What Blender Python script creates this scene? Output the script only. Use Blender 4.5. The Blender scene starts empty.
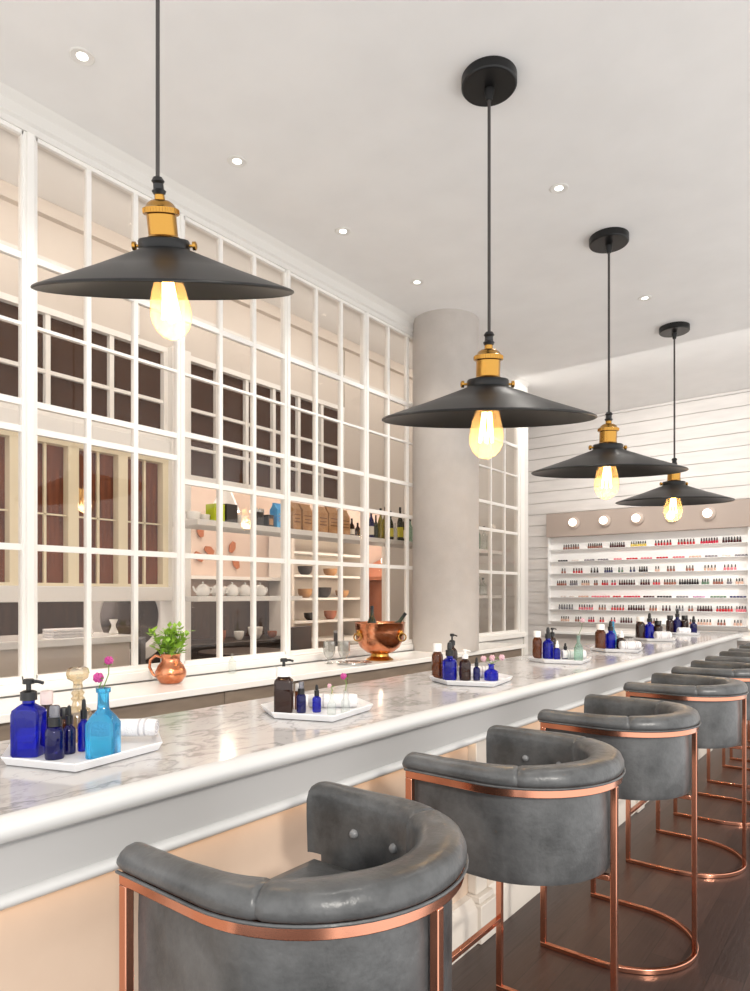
import bpy, math, random
from mathutils import Vector, Matrix
random.seed(7)
PI = math.pi
SC = bpy.context.scene
COL = SC.collection

# ------------------------------------------------------------------ helpers
def lin(c):
    def f(v):
        v /= 255.0
        return v / 12.92 if v <= 0.04045 else ((v + 0.055) / 1.055) ** 2.4
    return (f(c[0]), f(c[1]), f(c[2]), 1.0)

class MB:
    def __init__(s):
        s.v = []; s.f = []; s.m = []; s.mi = 0
    def add(s, vs, fs):
        n = len(s.v)
        s.v += [tuple(p) for p in vs]
        s.f += [tuple(i + n for i in f) for f in fs]
        s.m += [s.mi] * len(fs)
        return s
    def box(s, x0, x1, y0, y1, z0, z1):
        x0, x1 = min(x0, x1), max(x0, x1); y0, y1 = min(y0, y1), max(y0, y1); z0, z1 = min(z0, z1), max(z0, z1)
        return s.add([(x0,y0,z0),(x1,y0,z0),(x1,y1,z0),(x0,y1,z0),(x0,y0,z1),(x1,y0,z1),(x1,y1,z1),(x0,y1,z1)],
                     [(0,3,2,1),(4,5,6,7),(0,1,5,4),(1,2,6,5),(2,3,7,6),(3,0,4,7)])
    def lathe(s, prof, n=24, c=(0,0,0), M=None, close=False):
        vs = []; fs = []; N = len(prof)
        for (r, z) in prof:
            for k in range(n):
                a = 2*PI*k/n
                p = Vector((r*math.cos(a), r*math.sin(a), z))
                if M: p = M @ p
                vs.append((p.x+c[0], p.y+c[1], p.z+c[2]))
        R = N if close else N-1
        for i in range(R):
            j = (i+1) % N
            for k in range(n):
                l = (k+1) % n
                fs.append((i*n+k, i*n+l, j*n+l, j*n+k))
        if not close:
            if prof[0][0] > 1e-5: fs.append(tuple(reversed(range(n))))
            if prof[-1][0] > 1e-5: fs.append(tuple((N-1)*n+k for k in range(n)))
        return s.add(vs, fs)
    def prism(s, poly, z0, z1, top=None):
        n = len(poly); t = top or poly
        return s.add([(p[0],p[1],z0) for p in poly]+[(p[0],p[1],z1) for p in t],
            [tuple(reversed(range(n))), tuple(range(n,2*n))]+[(i,(i+1)%n,n+(i+1)%n,n+i) for i in range(n)])
    def extrude_y(s, prof, y0, y1):       # prof in (x,z), counter-clockwise
        n = len(prof)
        return s.add([(p[0],y0,p[1]) for p in prof]+[(p[0],y1,p[1]) for p in prof],
            [tuple(range(n)), tuple(reversed(range(n,2*n)))]+[(i,n+i,n+(i+1)%n,(i+1)%n) for i in range(n)])
    def tube(s, pts, r, n=8, closed=False, taper=None):
        pts = [Vector(p) for p in pts]; N = len(pts)
        vs = []; fs = []; prev = None
        for i, p in enumerate(pts):
            if closed: d = pts[(i+1)%N]-pts[i-1]
            else: d = pts[min(i+1,N-1)]-pts[max(i-1,0)]
            d.normalize()
            if prev is None:
                a = Vector((0,0,1)) if abs(d.z) < .9 else Vector((1,0,0))
                u = d.cross(a).normalized()
            else:
                u = (prev - d*prev.dot(d)).normalized()
            prev = u; w = d.cross(u)
            rr = r if taper is None else r*taper[i]
            for k in range(n):
                a = 2*PI*k/n
                vs.append(p + (u*math.cos(a)+w*math.sin(a))*rr)
        for i in range(N if closed else N-1):
            j = (i+1) % N
            for k in range(n):
                l = (k+1)%n
                fs.append((i*n+k, i*n+l, j*n+l, j*n+k))
        if not closed:
            fs.append(tuple(reversed(range(n)))); fs.append(tuple((N-1)*n+k for k in range(n)))
        return s.add(vs, fs)
    def sphere(s, c, r, n=12, m=8, sz=1.0):
        prof = [(max(0,r*math.cos(-PI/2+PI*i/m)) if 0 < i < m else 0, r*sz*math.sin(-PI/2+PI*i/m)) for i in range(m+1)]
        return s.lathe(prof, n, c)
    def sweep(s, rings, cap=True, closed=False):     # rings of equal vertex count
        n = len(rings[0]); vs = [p for r in rings for p in r]; fs = []; N = len(rings)
        for i in range(N if closed else N-1):
            j = (i+1)%N
            for k in range(n):
                l = (k+1)%n
                fs.append((i*n+k, j*n+k, j*n+l, i*n+l))
        if cap and not closed:
            fs.append(tuple(range(n))); fs.append(tuple((N-1)*n+k for k in reversed(range(n))))
        return s.add(vs, fs)
    def build(s, name, mats, parent=None, bevel=0, smooth=35, loc=None, seg=2):
        me = bpy.data.meshes.new(name)
        me.from_pydata(s.v, [], s.f)
        if not isinstance(mats, (list, tuple)): mats = [mats]
        for m in mats: me.materials.append(m)
        if len(mats) > 1: me.polygons.foreach_set('material_index', s.m)
        import bmesh
        b = bmesh.new(); b.from_mesh(me)
        bmesh.ops.remove_doubles(b, verts=b.verts, dist=1e-6)
        bmesh.ops.recalc_face_normals(b, faces=b.faces)
        b.to_mesh(me); b.free()
        me.polygons.foreach_set('use_smooth', [True]*len(me.polygons))
        me.set_sharp_from_angle(angle=math.radians(smooth))
        o = bpy.data.objects.new(name, me); COL.objects.link(o)
        if parent: o.parent = parent
        if loc: o.location = loc
        if bevel:
            md = o.modifiers.new('bevel', 'BEVEL'); md.width = bevel; md.segments = seg; md.limit_method = 'ANGLE'; md.angle_limit = math.radians(40)
        return o

def empty(name, loc=(0,0,0), rz=0):
    o = bpy.data.objects.new(name, None); COL.objects.link(o)
    o.empty_display_size = .05
    o.location = loc; o.rotation_euler = (0,0,rz); return o
def tag(o, label, cat, group=None, kind=None):
    if label: o['label'] = label
    if cat: o['category'] = cat
    if group: o['group'] = group
    if kind: o['kind'] = kind
    return o
def struct(o):
    o['kind'] = 'structure'; return o
KIDS = {}
def copy_tree(o, parent=None):
    c = o.copy(); COL.objects.link(c)
    if parent: c.parent = parent
    for ch in list(o.children): copy_tree(ch, c)
    return c

# ------------------------------------------------------------------ materials
def mat(name, col, rough=.5, metal=0, spec=.5, **kw):
    m = bpy.data.materials.new(name); m.use_nodes = True
    b = m.node_tree.nodes['Principled BSDF']
    b.inputs['Base Color'].default_value = lin(col); b.inputs['Roughness'].default_value = rough
    b.inputs['Metallic'].default_value = metal; b.inputs['Specular IOR Level'].default_value = spec
    for k, v in kw.items(): b.inputs[k.replace('_', ' ')].default_value = v
    return m
def nodes(m): return m.node_tree.nodes, m.node_tree.links, m.node_tree.nodes['Principled BSDF']
def noise_mat(name, c1, c2, scale=5, detail=6, rough=.5, stretch=(1,1,1), lo=.35, hi=.65, bump=0, metal=0, bscale=None, spec=.5):
    m = mat(name, c1, rough, metal, spec); N, L, b = nodes(m)
    tc = N.new('ShaderNodeTexCoord'); mp = N.new('ShaderNodeMapping'); mp.inputs['Scale'].default_value = stretch
    nz = N.new('ShaderNodeTexNoise'); nz.inputs['Scale'].default_value = scale; nz.inputs['Detail'].default_value = detail
    cr = N.new('ShaderNodeValToRGB'); e = cr.color_ramp.elements
    e[0].position = lo; e[0].color = lin(c1); e[1].position = hi; e[1].color = lin(c2)
    L.new(tc.outputs['Object'], mp.inputs[0]); L.new(mp.outputs[0], nz.inputs['Vector'])
    L.new(nz.outputs['Fac'], cr.inputs[0]); L.new(cr.outputs[0], b.inputs['Base Color'])
    if bump:
        n2 = N.new('ShaderNodeTexNoise'); n2.inputs['Scale'].default_value = bscale or scale*6; n2.inputs['Detail'].default_value = 4
        L.new(mp.outputs[0], n2.inputs['Vector'])
        bp = N.new('ShaderNodeBump'); bp.inputs['Strength'].default_value = bump; bp.inputs['Distance'].default_value = .01
        L.new(n2.outputs['Fac'], bp.inputs['Height']); L.new(bp.outputs[0], b.inputs['Normal'])
    return m
def glass_tint(name, col, trans=.6, rough=.04, ior=1.45):
    return mat(name, col, rough, 0, .6, Transmission_Weight=trans, IOR=ior)
def thin_glass(name, tint=(255,255,255), refl=.5, base=.03, rough=.02, body=None, bodyfac=0):
    m = bpy.data.materials.new(name); m.use_nodes = True; N, L = m.node_tree.nodes, m.node_tree.links
    for n in list(N): N.remove(n)
    out = N.new('ShaderNodeOutputMaterial'); tr = N.new('ShaderNodeBsdfTransparent'); tr.inputs[0].default_value = lin(tint)
    gl = N.new('ShaderNodeBsdfGlossy'); gl.inputs['Roughness'].default_value = rough
    lw = N.new('ShaderNodeLayerWeight'); lw.inputs[0].default_value = .5
    fr = N.new('ShaderNodeMath'); fr.operation = 'POWER'; fr.inputs[1].default_value = 5; L.new(lw.outputs['Facing'], fr.inputs[0])
    mx = N.new('ShaderNodeMixShader'); ma = N.new('ShaderNodeMath'); ma.operation = 'MULTIPLY_ADD'
    ma.inputs[1].default_value = refl; ma.inputs[2].default_value = base
    L.new(fr.outputs[0], ma.inputs[0]); L.new(ma.outputs[0], mx.inputs[0])
    first = tr
    if body:
        df = N.new('ShaderNodeBsdfDiffuse'); df.inputs[0].default_value = lin(body)
        m2 = N.new('ShaderNodeMixShader'); m2.inputs[0].default_value = bodyfac
        L.new(tr.outputs[0], m2.inputs[1]); L.new(df.outputs[0], m2.inputs[2]); first = m2
    L.new(first.outputs[0], mx.inputs[1]); L.new(gl.outputs[0], mx.inputs[2]); L.new(mx.outputs[0], out.inputs[0])
    return m
def emis(name, col, st):
    m = mat(name, col, .5); b = nodes(m)[2]
    b.inputs['Emission Color'].default_value = lin(col); b.inputs['Emission Strength'].default_value = st
    return m

M = {}
M['ceil'] = noise_mat('ceiling plaster', (240,238,236), (236,234,232), 3, 4, .9)
M['white'] = mat('white painted trim', (228,225,220), .45)
M['frame'] = mat('white window paint', (246,243,238), .4)
M['cream'] = mat('cream window paint', (238,226,196), .5)
M['ship'] = noise_mat('white shiplap paint', (228,223,219), (218,213,209), 2.5, 4, .55, (1,1,5))
M['plaster'] = noise_mat('column plaster', (194,187,181), (187,180,174), 8, 8, .9, (1,1,1), .3, .7, .12, 0, 90)
M['fascia'] = mat('taupe fascia paint', (170,155,145), .5)
M['disp'] = mat('display board white', (246,244,242), .5)
M['beige_wall'] = noise_mat('cafe wall', (206,186,172), (196,174,160), 2, 3, .8)
M['pale_panel'] = mat('pale beige panelling', (214,204,194), .7)
M['taupe'] = noise_mat('taupe counter front', (140,126,112), (124,110,98), 4, 4, .5, (1,1,6))
M['apron'] = mat('bar apron paint', (178,177,176), .35)
M['plinth'] = mat('bar plinth paint', (206,198,188), .5)
M['apron_edge'] = mat('bar moulding paint', (204,204,203), .25)
M['peach'] = noise_mat('bar front panel', (206,184,164), (200,177,157), 6, 5, .75, (1,1,1), .3, .7, .03)
M['copper'] = mat('polished copper', (212,148,122), .17, 1)
M['copper2'] = noise_mat('hammered copper', (216,148,112), (204,126,88), 30, 2, .2, bump=.25, metal=1, bscale=60)
M['brass'] = mat('polished brass', (186,140,68), .24, 1)
M['silver'] = mat('silver plate', (205,205,205), .2, 1)
M['black'] = mat('satin black metal', (17,17,18), .36, .0, .4)
M['blackp'] = mat('black plastic', (22,21,22), .35)
M['cord'] = mat('dark cord sleeve', (70,66,64), .8)
M['cobalt'] = glass_tint('cobalt glass', (12,24,180), .72, .02)
M['cobaltd'] = glass_tint('deep cobalt glass', (16,16,92), .55, .02)
M['turq'] = glass_tint('turquoise glass', (60,185,235), .8, .02)
M['amber'] = glass_tint('amber glass', (110,58,26), .6, .02)
M['darkamb'] = glass_tint('dark brown glass', (50,30,24), .3)
M['green'] = glass_tint('dark green glass', (44,52,26), .3)
M['olive'] = glass_tint('olive oil glass', (150,138,50), .4)
M['clear'] = thin_glass('clear glass', (245,248,246), .9, .06, .02, (230,232,230), .10)
M['crystal'] = thin_glass('cut crystal', (235,235,232), 1.0, .28, .04, (225,222,216), .22)
M['greencl'] = thin_glass('pale green glass', (205,228,216), .9, .08, .02, (180,205,195), .2)
M['goldcl'] = thin_glass('champagne crystal', (242,230,206), 1.0, .2, .05, (220,200,165), .07)
M['pane'] = thin_glass('window glass', (250,248,246), .9, .02, .01)
M['pane_dark'] = thin_glass('smoked window glass', (126,100,86), .7, .02, .03, (104,78,64), .5)
M['pane_pale'] = thin_glass('frosted window glass', (225,215,205), .7, .04, .1, (205,195,185), .7)
M['button'] = mat('leather covered button', (130,131,133), .25)
M['porc'] = mat('white porcelain', (242,240,236), .18)
M['tray'] = mat('white ceramic tray', (226,226,228), .3)
M['cap_w'] = mat('white plastic cap', (238,234,230), .35)
M['cap_pink'] = mat('pale pink cap', (226,206,202), .35)
M['cap_grey'] = thin_glass('clear plastic overcap', (200,200,205), .8, .08, .1, (130,130,140), .45)
M['towel'] = noise_mat('white terry towel', (238,236,236), (226,224,226), 60, 3, .95, bump=.6, bscale=250)
M['towelg'] = mat('grey towel stripe', (190,186,190), .95)
M['leaf'] = noise_mat('fresh green leaf', (124,170,40), (172,208,80), 12, 3, .5)
M['stem'] = mat('green stem', (104,136,62), .6)
M['bloom'] = noise_mat('magenta bloom', (176,48,128), (206,92,160), 60, 3, .7, bump=.8, bscale=150)
M['bloomp'] = noise_mat('pale pink bloom', (222,190,196), (208,160,172), 60, 3, .7)
M['kraft'] = noise_mat('kraft paper', (190,146,100), (166,122,80), 14, 4, .85)
M['kraftd'] = mat('brown ink', (128,88,54), .8)
M['label_w'] = mat('cream paper label', (226,220,206), .7)
M['label_y'] = mat('yellow paper label', (206,196,60), .7)
M['lime'] = mat('lime green card', (190,206,30), .6)
M['blackbox'] = mat('charcoal tin', (52,46,44), .5)
M['bluebag'] = noise_mat('bright blue packet', (46,142,214), (90,178,232), 20, 3, .4)
M['terra'] = noise_mat('terracotta plaster', (176,110,80), (160,96,68), 4, 4, .7)
M['terral'] = mat('sand coloured panel', (214,172,128), .6)
M['brownp'] = noise_mat('brown timber blind', (134,70,36), (96,48,24), 6, 5, .6, (6,6,.6))
M['darkw'] = noise_mat('dark brown wood', (58,48,44), (42,34,31), 6, 5, .45, (1,6,1))
M['wains'] = noise_mat('dark panelling', (84,62,50), (62,46,38), 5, 4, .5, (1,5,.6))
M['grey'] = mat('grey upholstery', (86,84,86), .8)
M['orange'] = mat('orange metal leaf', (170,98,56), .5, .3)
M['mirror'] = mat('dark mirror', (110,100,96), .08, 1)
M['dried'] = noise_mat('dried silver foliage', (206,200,194), (150,138,130), 20, 3, .6)
M['filament'] = emis('glowing filament', (255,214,140), 16)
M['bulb'] = thin_glass('amber bulb glass', (255,243,220), .7, .03, .02, (255,236,200), .10)
M['globe'] = emis('lit frosted globe', (255,244,228), 2.6)
M['lit'] = emis('lit downlight lens', (255,250,242), 5)

# marble
m = M['marble'] = mat('white marble', (236,234,233), .12, 0, .5); N, L, b = nodes(m)
tc = N.new('ShaderNodeTexCoord'); mp = N.new('ShaderNodeMapping'); mp.inputs['Scale'].default_value = (1.5,.85,1); mp.inputs['Rotation'].default_value = (0,0,.5)
L.new(tc.outputs['Object'], mp.inputs[0])
wn = N.new('ShaderNodeTexNoise'); wn.inputs['Scale'].default_value = 2.2; wn.inputs['Detail'].default_value = 8; L.new(mp.outputs[0], wn.inputs['Vector'])
wv = N.new('ShaderNodeVectorMath'); wv.operation = 'MULTIPLY_ADD'; wv.inputs[1].default_value = (.9,.9,.9)
L.new(wn.outputs['Color'], wv.inputs[0]); L.new(mp.outputs[0], wv.inputs[2])
def vein(scale, w, dark):
    v = N.new('ShaderNodeTexNoise'); v.inputs['Scale'].default_value = scale; v.inputs['Detail'].default_value = 5; L.new(wv.outputs[0], v.inputs['Vector'])
    s1 = N.new('ShaderNodeMath'); s1.operation = 'SUBTRACT'; s1.inputs[1].default_value = .5; L.new(v.outputs['Fac'], s1.inputs[0])
    a = N.new('ShaderNodeMath'); a.operation = 'ABSOLUTE'; L.new(s1.outputs[0], a.inputs[0])
    r = N.new('ShaderNodeMapRange'); r.inputs['From Max'].default_value = w; r.inputs['To Min'].default_value = dark; r.inputs['To Max'].default_value = 1.0; L.new(a.outputs[0], r.inputs['Value'])
    return r
r1 = vein(2.2, .025, .55); r2 = vein(5.5, .02, .8); r3 = vein(1.1, .2, .88)
mu = N.new('ShaderNodeMath'); mu.operation = 'MULTIPLY'; L.new(r1.outputs[0], mu.inputs[0]); L.new(r2.outputs[0], mu.inputs[1])
mu2 = N.new('ShaderNodeMath'); mu2.operation = 'MULTIPLY'; L.new(mu.outputs[0], mu2.inputs[0]); L.new(r3.outputs[0], mu2.inputs[1])
cr = N.new('ShaderNodeValToRGB'); e = cr.color_ramp.elements; e[0].position = .1; e[0].color = lin((104,101,101)); e[1].position = 1; e[1].color = lin((200,198,198))
e = cr.color_ramp.elements.new(.8); e.color = lin((182,180,180))
L.new(mu2.outputs[0], cr.inputs[0]); L.new(cr.outputs[0], b.inputs['Base Color'])

# leather
m = M['leather'] = mat('grey leather', (84,86,89), .32, 0, .5); N, L, b = nodes(m)
tc = N.new('ShaderNodeTexCoord'); n1 = N.new('ShaderNodeTexNoise'); n1.inputs['Scale'].default_value = 7; n1.inputs['Detail'].default_value = 9; n1.inputs['Roughness'].default_value = .65
L.new(tc.outputs['Object'], n1.inputs['Vector'])
cr = N.new('ShaderNodeValToRGB'); e = cr.color_ramp.elements; e[0].position = .3; e[0].color = lin((52,53,54)); e[1].position = .72; e[1].color = lin((98,99,100))
L.new(n1.outputs['Fac'], cr.inputs[0]); L.new(cr.outputs[0], b.inputs['Base Color'])
n2 = N.new('ShaderNodeTexNoise'); n2.inputs['Scale'].default_value = 130; n2.inputs['Detail'].default_value = 4; L.new(tc.outputs['Object'], n2.inputs['Vector'])
n3 = N.new('ShaderNodeTexNoise'); n3.inputs['Scale'].default_value = 14; n3.inputs['Detail'].default_value = 3; L.new(tc.outputs['Object'], n3.inputs['Vector'])
ad = N.new('ShaderNodeMath'); ad.operation = 'MULTIPLY_ADD'; ad.inputs[1].default_value = .12; L.new(n2.outputs['Fac'], ad.inputs[0]); L.new(n3.outputs['Fac'], ad.inputs[2])
bp = N.new('ShaderNodeBump'); bp.inputs['Strength'].default_value = .35; bp.inputs['Distance'].default_value = .012
L.new(ad.outputs[0], bp.inputs['Height']); L.new(bp.outputs[0], b.inputs['Normal'])

# floor planks
m = M['floor'] = mat('dark stained oak planks', (62,46,42), .34); N, L, b = nodes(m)
tc = N.new('ShaderNodeTexCoord'); mp = N.new('ShaderNodeMapping'); mp.inputs['Rotation'].default_value = (0,0,PI/2)
L.new(tc.outputs['Object'], mp.inputs[0])
bk = N.new('ShaderNodeTexBrick'); bk.inputs['Scale'].default_value = 1; bk.inputs['Brick Width'].default_value = 1.5; bk.inputs['Row Height'].default_value = .12
bk.inputs['Mortar Size'].default_value = .0015; bk.inputs['Color1'].default_value = lin((66,49,44)); bk.inputs['Color2'].default_value = lin((46,34,31)); bk.inputs['Mortar'].default_value = lin((30,22,20))
L.new(mp.outputs[0], bk.inputs['Vector'])
m2 = N.new('ShaderNodeMapping'); m2.inputs['Scale'].default_value = (30,1.6,1); L.new(tc.outputs['Object'], m2.inputs[0])
gn = N.new('ShaderNodeTexNoise'); gn.inputs['Scale'].default_value = 2; gn.inputs['Detail'].default_value = 8; L.new(m2.outputs[0], gn.inputs['Vector'])
gr = N.new('ShaderNodeMapRange'); gr.inputs['To Min'].default_value = .65; gr.inputs['To Max'].default_value = 1.5; L.new(gn.outputs['Fac'], gr.inputs['Value'])
mx = N.new('ShaderNodeVectorMath'); mx.operation = 'SCALE'; L.new(bk.outputs['Color'], mx.inputs[0]); L.new(gr.outputs[0], mx.inputs['Scale'])
L.new(mx.outputs[0], b.inputs['Base Color'])
bp = N.new('ShaderNodeBump'); bp.inputs['Strength'].default_value = .15; bp.inputs['Distance'].default_value = .01
L.new(gn.outputs['Fac'], bp.inputs['Height']); L.new(bp.outputs[0], b.inputs['Normal'])

# ------------------------------------------------------------------ setting
H = 3.99; XW = -3.45; YB = 8.95; CAM = math.radians(38.1)
struct(MB().box(-7.0, .9, -1.5, 12, -.1, 0).build('floor', M['floor']))
struct(MB().box(-7.0, 2.0, -2.0, 12, H, H+.12).build('ceiling', M['ceil']))
mb = MB()
mb.box(-4.4, 2.0, YB+.03, YB+.15, 0, H)
z = 0
while z < H-.01:
    mb.box(-4.4, 2.0, YB, YB+.03, z+.003, min(z+.158, H)-.004); z += .158
struct(mb.build('wall_back', M['ship']))
struct(MB().box(-7.1, -6.5, -2.5, 12, 0, H).build('wall_left', M['beige_wall']))
struct(MB().box(-6.5, -4.4, 11.2, 11.3, 0, H).build('wall_cafe_end', M['beige_wall']))
# recess beyond the glazed screen
struct(MB().box(-4.4, -4.28, 7.0, YB, 0, H).build('wall_recess', M['ship']))
# header and sill of the glazed screen
def header_prof():
    return [(XW-.06,H-.13),(XW+.03,H-.13),(XW+.035,H-.1),(XW+.05,H-.09),(XW+.05,H-.03),(XW+.09,H),(XW-.06,H)]
struct(MB().extrude_y(header_prof(), -.6, 7.2).build('trim_1', M['white']))
struct(MB().box(XW-.07, XW+.05, -.6, 7.2, 1.052, 1.105).box(XW-.05, XW+.03, -.6, 7.2, 1.105, 1.12).build('trim_2', M['frame'], bevel=.004))
posts = [-.235+.9*k for k in range(0, 9)]
posts[-1] = 7.12
for i, y in enumerate(posts):
    w = .032 if i == 2 else (.021 if i != 8 else .08)
    struct(MB().box(XW-.035, XW+.025, y-w, y+w, 1.105, H-.13).box(XW+.025, XW+.035, y-w*.6, y+w*.6, 1.105, H-.13).build('trim_%d' % (i+3), M['frame'], bevel=.004))
struct(MB().box(XW-.12, XW+.02, 7.2, 7.3, 0, H).box(XW-.95, XW-.12, 7.22, 7.28, 0, H).build('wall_return', M['white']))
struct(MB().box(XW-.08, XW-.0, -.6, 7.2, 0, 1.05).build('wall_under_window', M['white']))
for i in range(8):
    y0, y1 = posts[i]+(.032 if i == 2 else .021), posts[i+1]-(.032 if i == 1 else .021 if i < 7 else .08)
    e = struct(empty('window_%d' % (i+1), (XW, y0, 1.12)))
    rows = [1.785, 2.375, 2.51, 2.9, 3.24] if i < 3 else [1.785, 2.24, 2.53, 2.9, 3.24]
    g = MB(); g.box(XW-.02-XW, .02, 0, .006, 0, H-.13-1.12).box(-.02, .02, y1-y0-.006, y1-y0, 0, H-.13-1.12)
    g.box(-.02, .02, 0, y1-y0, 0, .02).box(-.02, .02, 0, y1-y0, H-.13-1.14, H-.13-1.12)
    for zz in rows: g.box(-.014, .014, 0, y1-y0, zz-1.12-(.016 if zz != 2.9 else .008), zz-1.12+(.016 if zz != 2.9 else .008))
    for k in (1, 2):
        yy = (y1-y0)*k/3; g.box(-.0165, .0165, yy-.013, yy+.013, 0, H-.13-1.12)
    g.build('frame', M['frame'], e)
    MB().box(-.003, .003, 0, y1-y0, 0, H-.13-1.12).build('pane', M['pane'], e)

# inner screen of the cafe behind (bulkhead, glazed transom, serving windows)
XI = -4.2
struct(MB().box(XI-.1, XI, .0, 4.87, 3.35, H).box(XI, XI+.05, .0, 7.2, H-.09, H-.001).build('trim_12', M['pale_panel']))
struct(MB().box(XI-.1, XI, 4.88, 7.2, 2.41, H).box(XI-.1, XI, 5.6, 7.2, 0, 2.41).build('wall_inner', M['pale_panel']))
mb = MB()
for q in range(20):
    yy = .12+.36*q; mb.box(XI+.001, XI+.022, yy-.018, yy+.018, 3.36 if yy < 4.88 else 2.45, H-.095)
mb.box(XI+.002, XI+.018, .0, 7.2, 3.62, 3.65)
struct(mb.build('trim_18', M['white']))  # pale bars modelled in place of window frames reflected in the glass
def screen(y0, y1, z0, z1, ny, zs, pm, fm, num, bar=.018):
    e = struct(empty('window_%d' % num, (XI, y0, z0)))
    g = MB(); h = z1-z0; w = y1-y0
    g.box(-.058,-.002,0,.03,.001,h-.001).box(-.058,-.002,w-.03,w,.001,h-.001).box(-.06,0,0,w,0,.04).box(-.06,0,0,w,h-.04,h)
    for k in range(1, ny): g.box(-.045,-.01,w*k/ny-bar,w*k/ny+bar,0,h)
    for zz in zs: g.box(-.04,-.015,0,w,zz-z0-.012,zz-z0+.012)
    g.build('frame', fm, e)
    MB().box(-.052,-.046,.01,w-.01,.01,h-.01).build('pane', pm, e)
    return e
screen(.3, 2.9, 2.66, 3.35, 6, [2.95], M['pane_dark'], M['frame'], 9, .016)
screen(3.06, 4.88, 2.41, 3.35, 6, [2.66, 2.95], M['pane_dark'], M['frame'], 10, .016)
struct(MB().box(XI-.09, XI+.06, 2.9, 3.06, 0, 3.35).build('trim_13', M['frame']))
struct(MB().box(XI-.08, XI+.03, .3, 2.9, 2.53, 2.66).box(XI-.08, XI+.06, .3, 2.9, 1.5, 1.6).build('trim_14', M['frame'], bevel=.005))
k = 11
for y0 in (.42, 1.13, 1.84, 2.2, 2.55):
    y1 = {.42:1.13,1.13:1.84,1.84:2.2,2.2:2.55,2.55:2.9}[y0]
    e = struct(empty('window_%d' % k, (XI, y0, 1.6))); w = y1-y0; h = .93
    g = MB().box(-.059,.008,0,.025,.001,h-.001).box(-.059,.008,w-.045,w,.001,h-.001).box(-.06,.01,0,w,h-.03,h).box(-.06,.01,0,w,0,.02)
    g.box(-.04,-.02,w/2-.008,w/2+.008,0,h).box(-.04,-.02,0,w,.45,.46)
    g.build('frame', M['cream'], e); MB().box(-.075,-.06,.0,w,0,h).build('blind', M['brownp'], e); k += 1

struct(MB().box(-6.5, -6.46, -1.5, 6.0, 0, 1.5).box(-6.5, -6.44, -1.5, 6.0, 1.5, 1.53).build('trim_17', M['wains'], bevel=.003))
# column
c = MB(); c.lathe([(.297,1.05),(.297,H)], 64)
struct(c.build('trim_16', M['plaster'], loc=(-3.2, 5.11, 0)))

# ------------------------------------------------------------------ bar
ZB = 1.092; Y0, Y1 = -1.2, 8.85
bt = empty('marble_bar_top', (-1.8, 3.8, ZB-.05)); o3 = Vector((1.8, -3.8, -(ZB-.05)))
tag(bt, 'long white grey-veined marble bar top with rounded front edge', 'bar top')
mb = MB().box(-2.2, -1.462, Y0, Y1, ZB-.05, ZB)
mb.build('slab', M['marble'], bt, bevel=.003, loc=o3)
pr = []
for i in range(13):
    a = PI/2 - PI*i/12
    pr.append((-1.462+.034*math.cos(a), ZB-.029+.029*math.sin(a)))
pr.append((-1.50, ZB-.058)); pr.append((-1.50, ZB)); pr.reverse()
mb = MB().extrude_y([(x, z) for x, z in pr], Y0, Y1); mb.build('rounded_edge', M['apron_edge'], bt, loc=o3+Vector((0,0,-.0005)))
bf = empty('bar_counter', (-1.8, 3.8, 0)); o3 = Vector((1.8, -3.8, 0))
tag(bf, 'panelled bar base under the marble, grey apron above peach panels', 'bar counter')
mb = MB().box(-2.15, -1.49, Y0+.05, Y1-.05, .9, ZB-.06); mb.build('apron', M['apron'], bf, loc=o3)
pr = []
for i in range(13):
    a = PI/2 - PI*i/12
    pr.append((-1.49+.022*math.cos(a), .9+.016*math.sin(a)))
pr += [(-1.52,.884),(-1.52,.916)]; pr.reverse()
MB().extrude_y(pr, Y0+.05, Y1-.05).build('lower_moulding', M['apron_edge'], bf, loc=o3)
MB().box(-2.15, -1.53, Y0+.05, Y1-.05, 0, .9).build('front_panel', M['peach'], bf, loc=o3)
MB().extrude_y([(-1.53,0),(-1.465,0),(-1.465,.15),(-1.475,.165),(-1.49,.175),(-1.50,.19),(-1.53,.195)], Y0+.05, Y1-.05).build('baseboard', M['plinth'], bf, loc=o3)
for y in (.42, 2.68, 4.94, 7.2):
    MB().box(-1.53, -1.485, y-.05, y+.05, .2, .884).box(-1.53, -1.445, y-.075, y+.075, 0, .17).box(-1.53, -1.46, y-.065, y+.065, .17, .2).build('pilaster', M['plinth'], bf, bevel=.004, loc=o3)

# ------------------------------------------------------------------ back counter under the windows
bc = empty('window_counter', (-3.15, 3, 0)); o3 = Vector((3.15, -3, 0))
tag(bc, 'long white ledge counter along the glazed screen with a taupe front', 'counter')
mb = MB().box(-3.37, -2.92, -.6, 6.15, 1.012, 1.05); mb.build('top', M['porc'], bc, bevel=.004, loc=o3)
mb = MB().box(-3.37, -2.95, -.6, 6.13, 0, 1.012)
mb.build('front', M['taupe'], bc, loc=o3)
for y in (.3, 1.35, 2.4, 3.45, 4.5, 5.55):
    MB().box(-2.95, -2.938, y, y+.06, .03, 1.005).build('divider', M['taupe'], bc, loc=o3)

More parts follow.
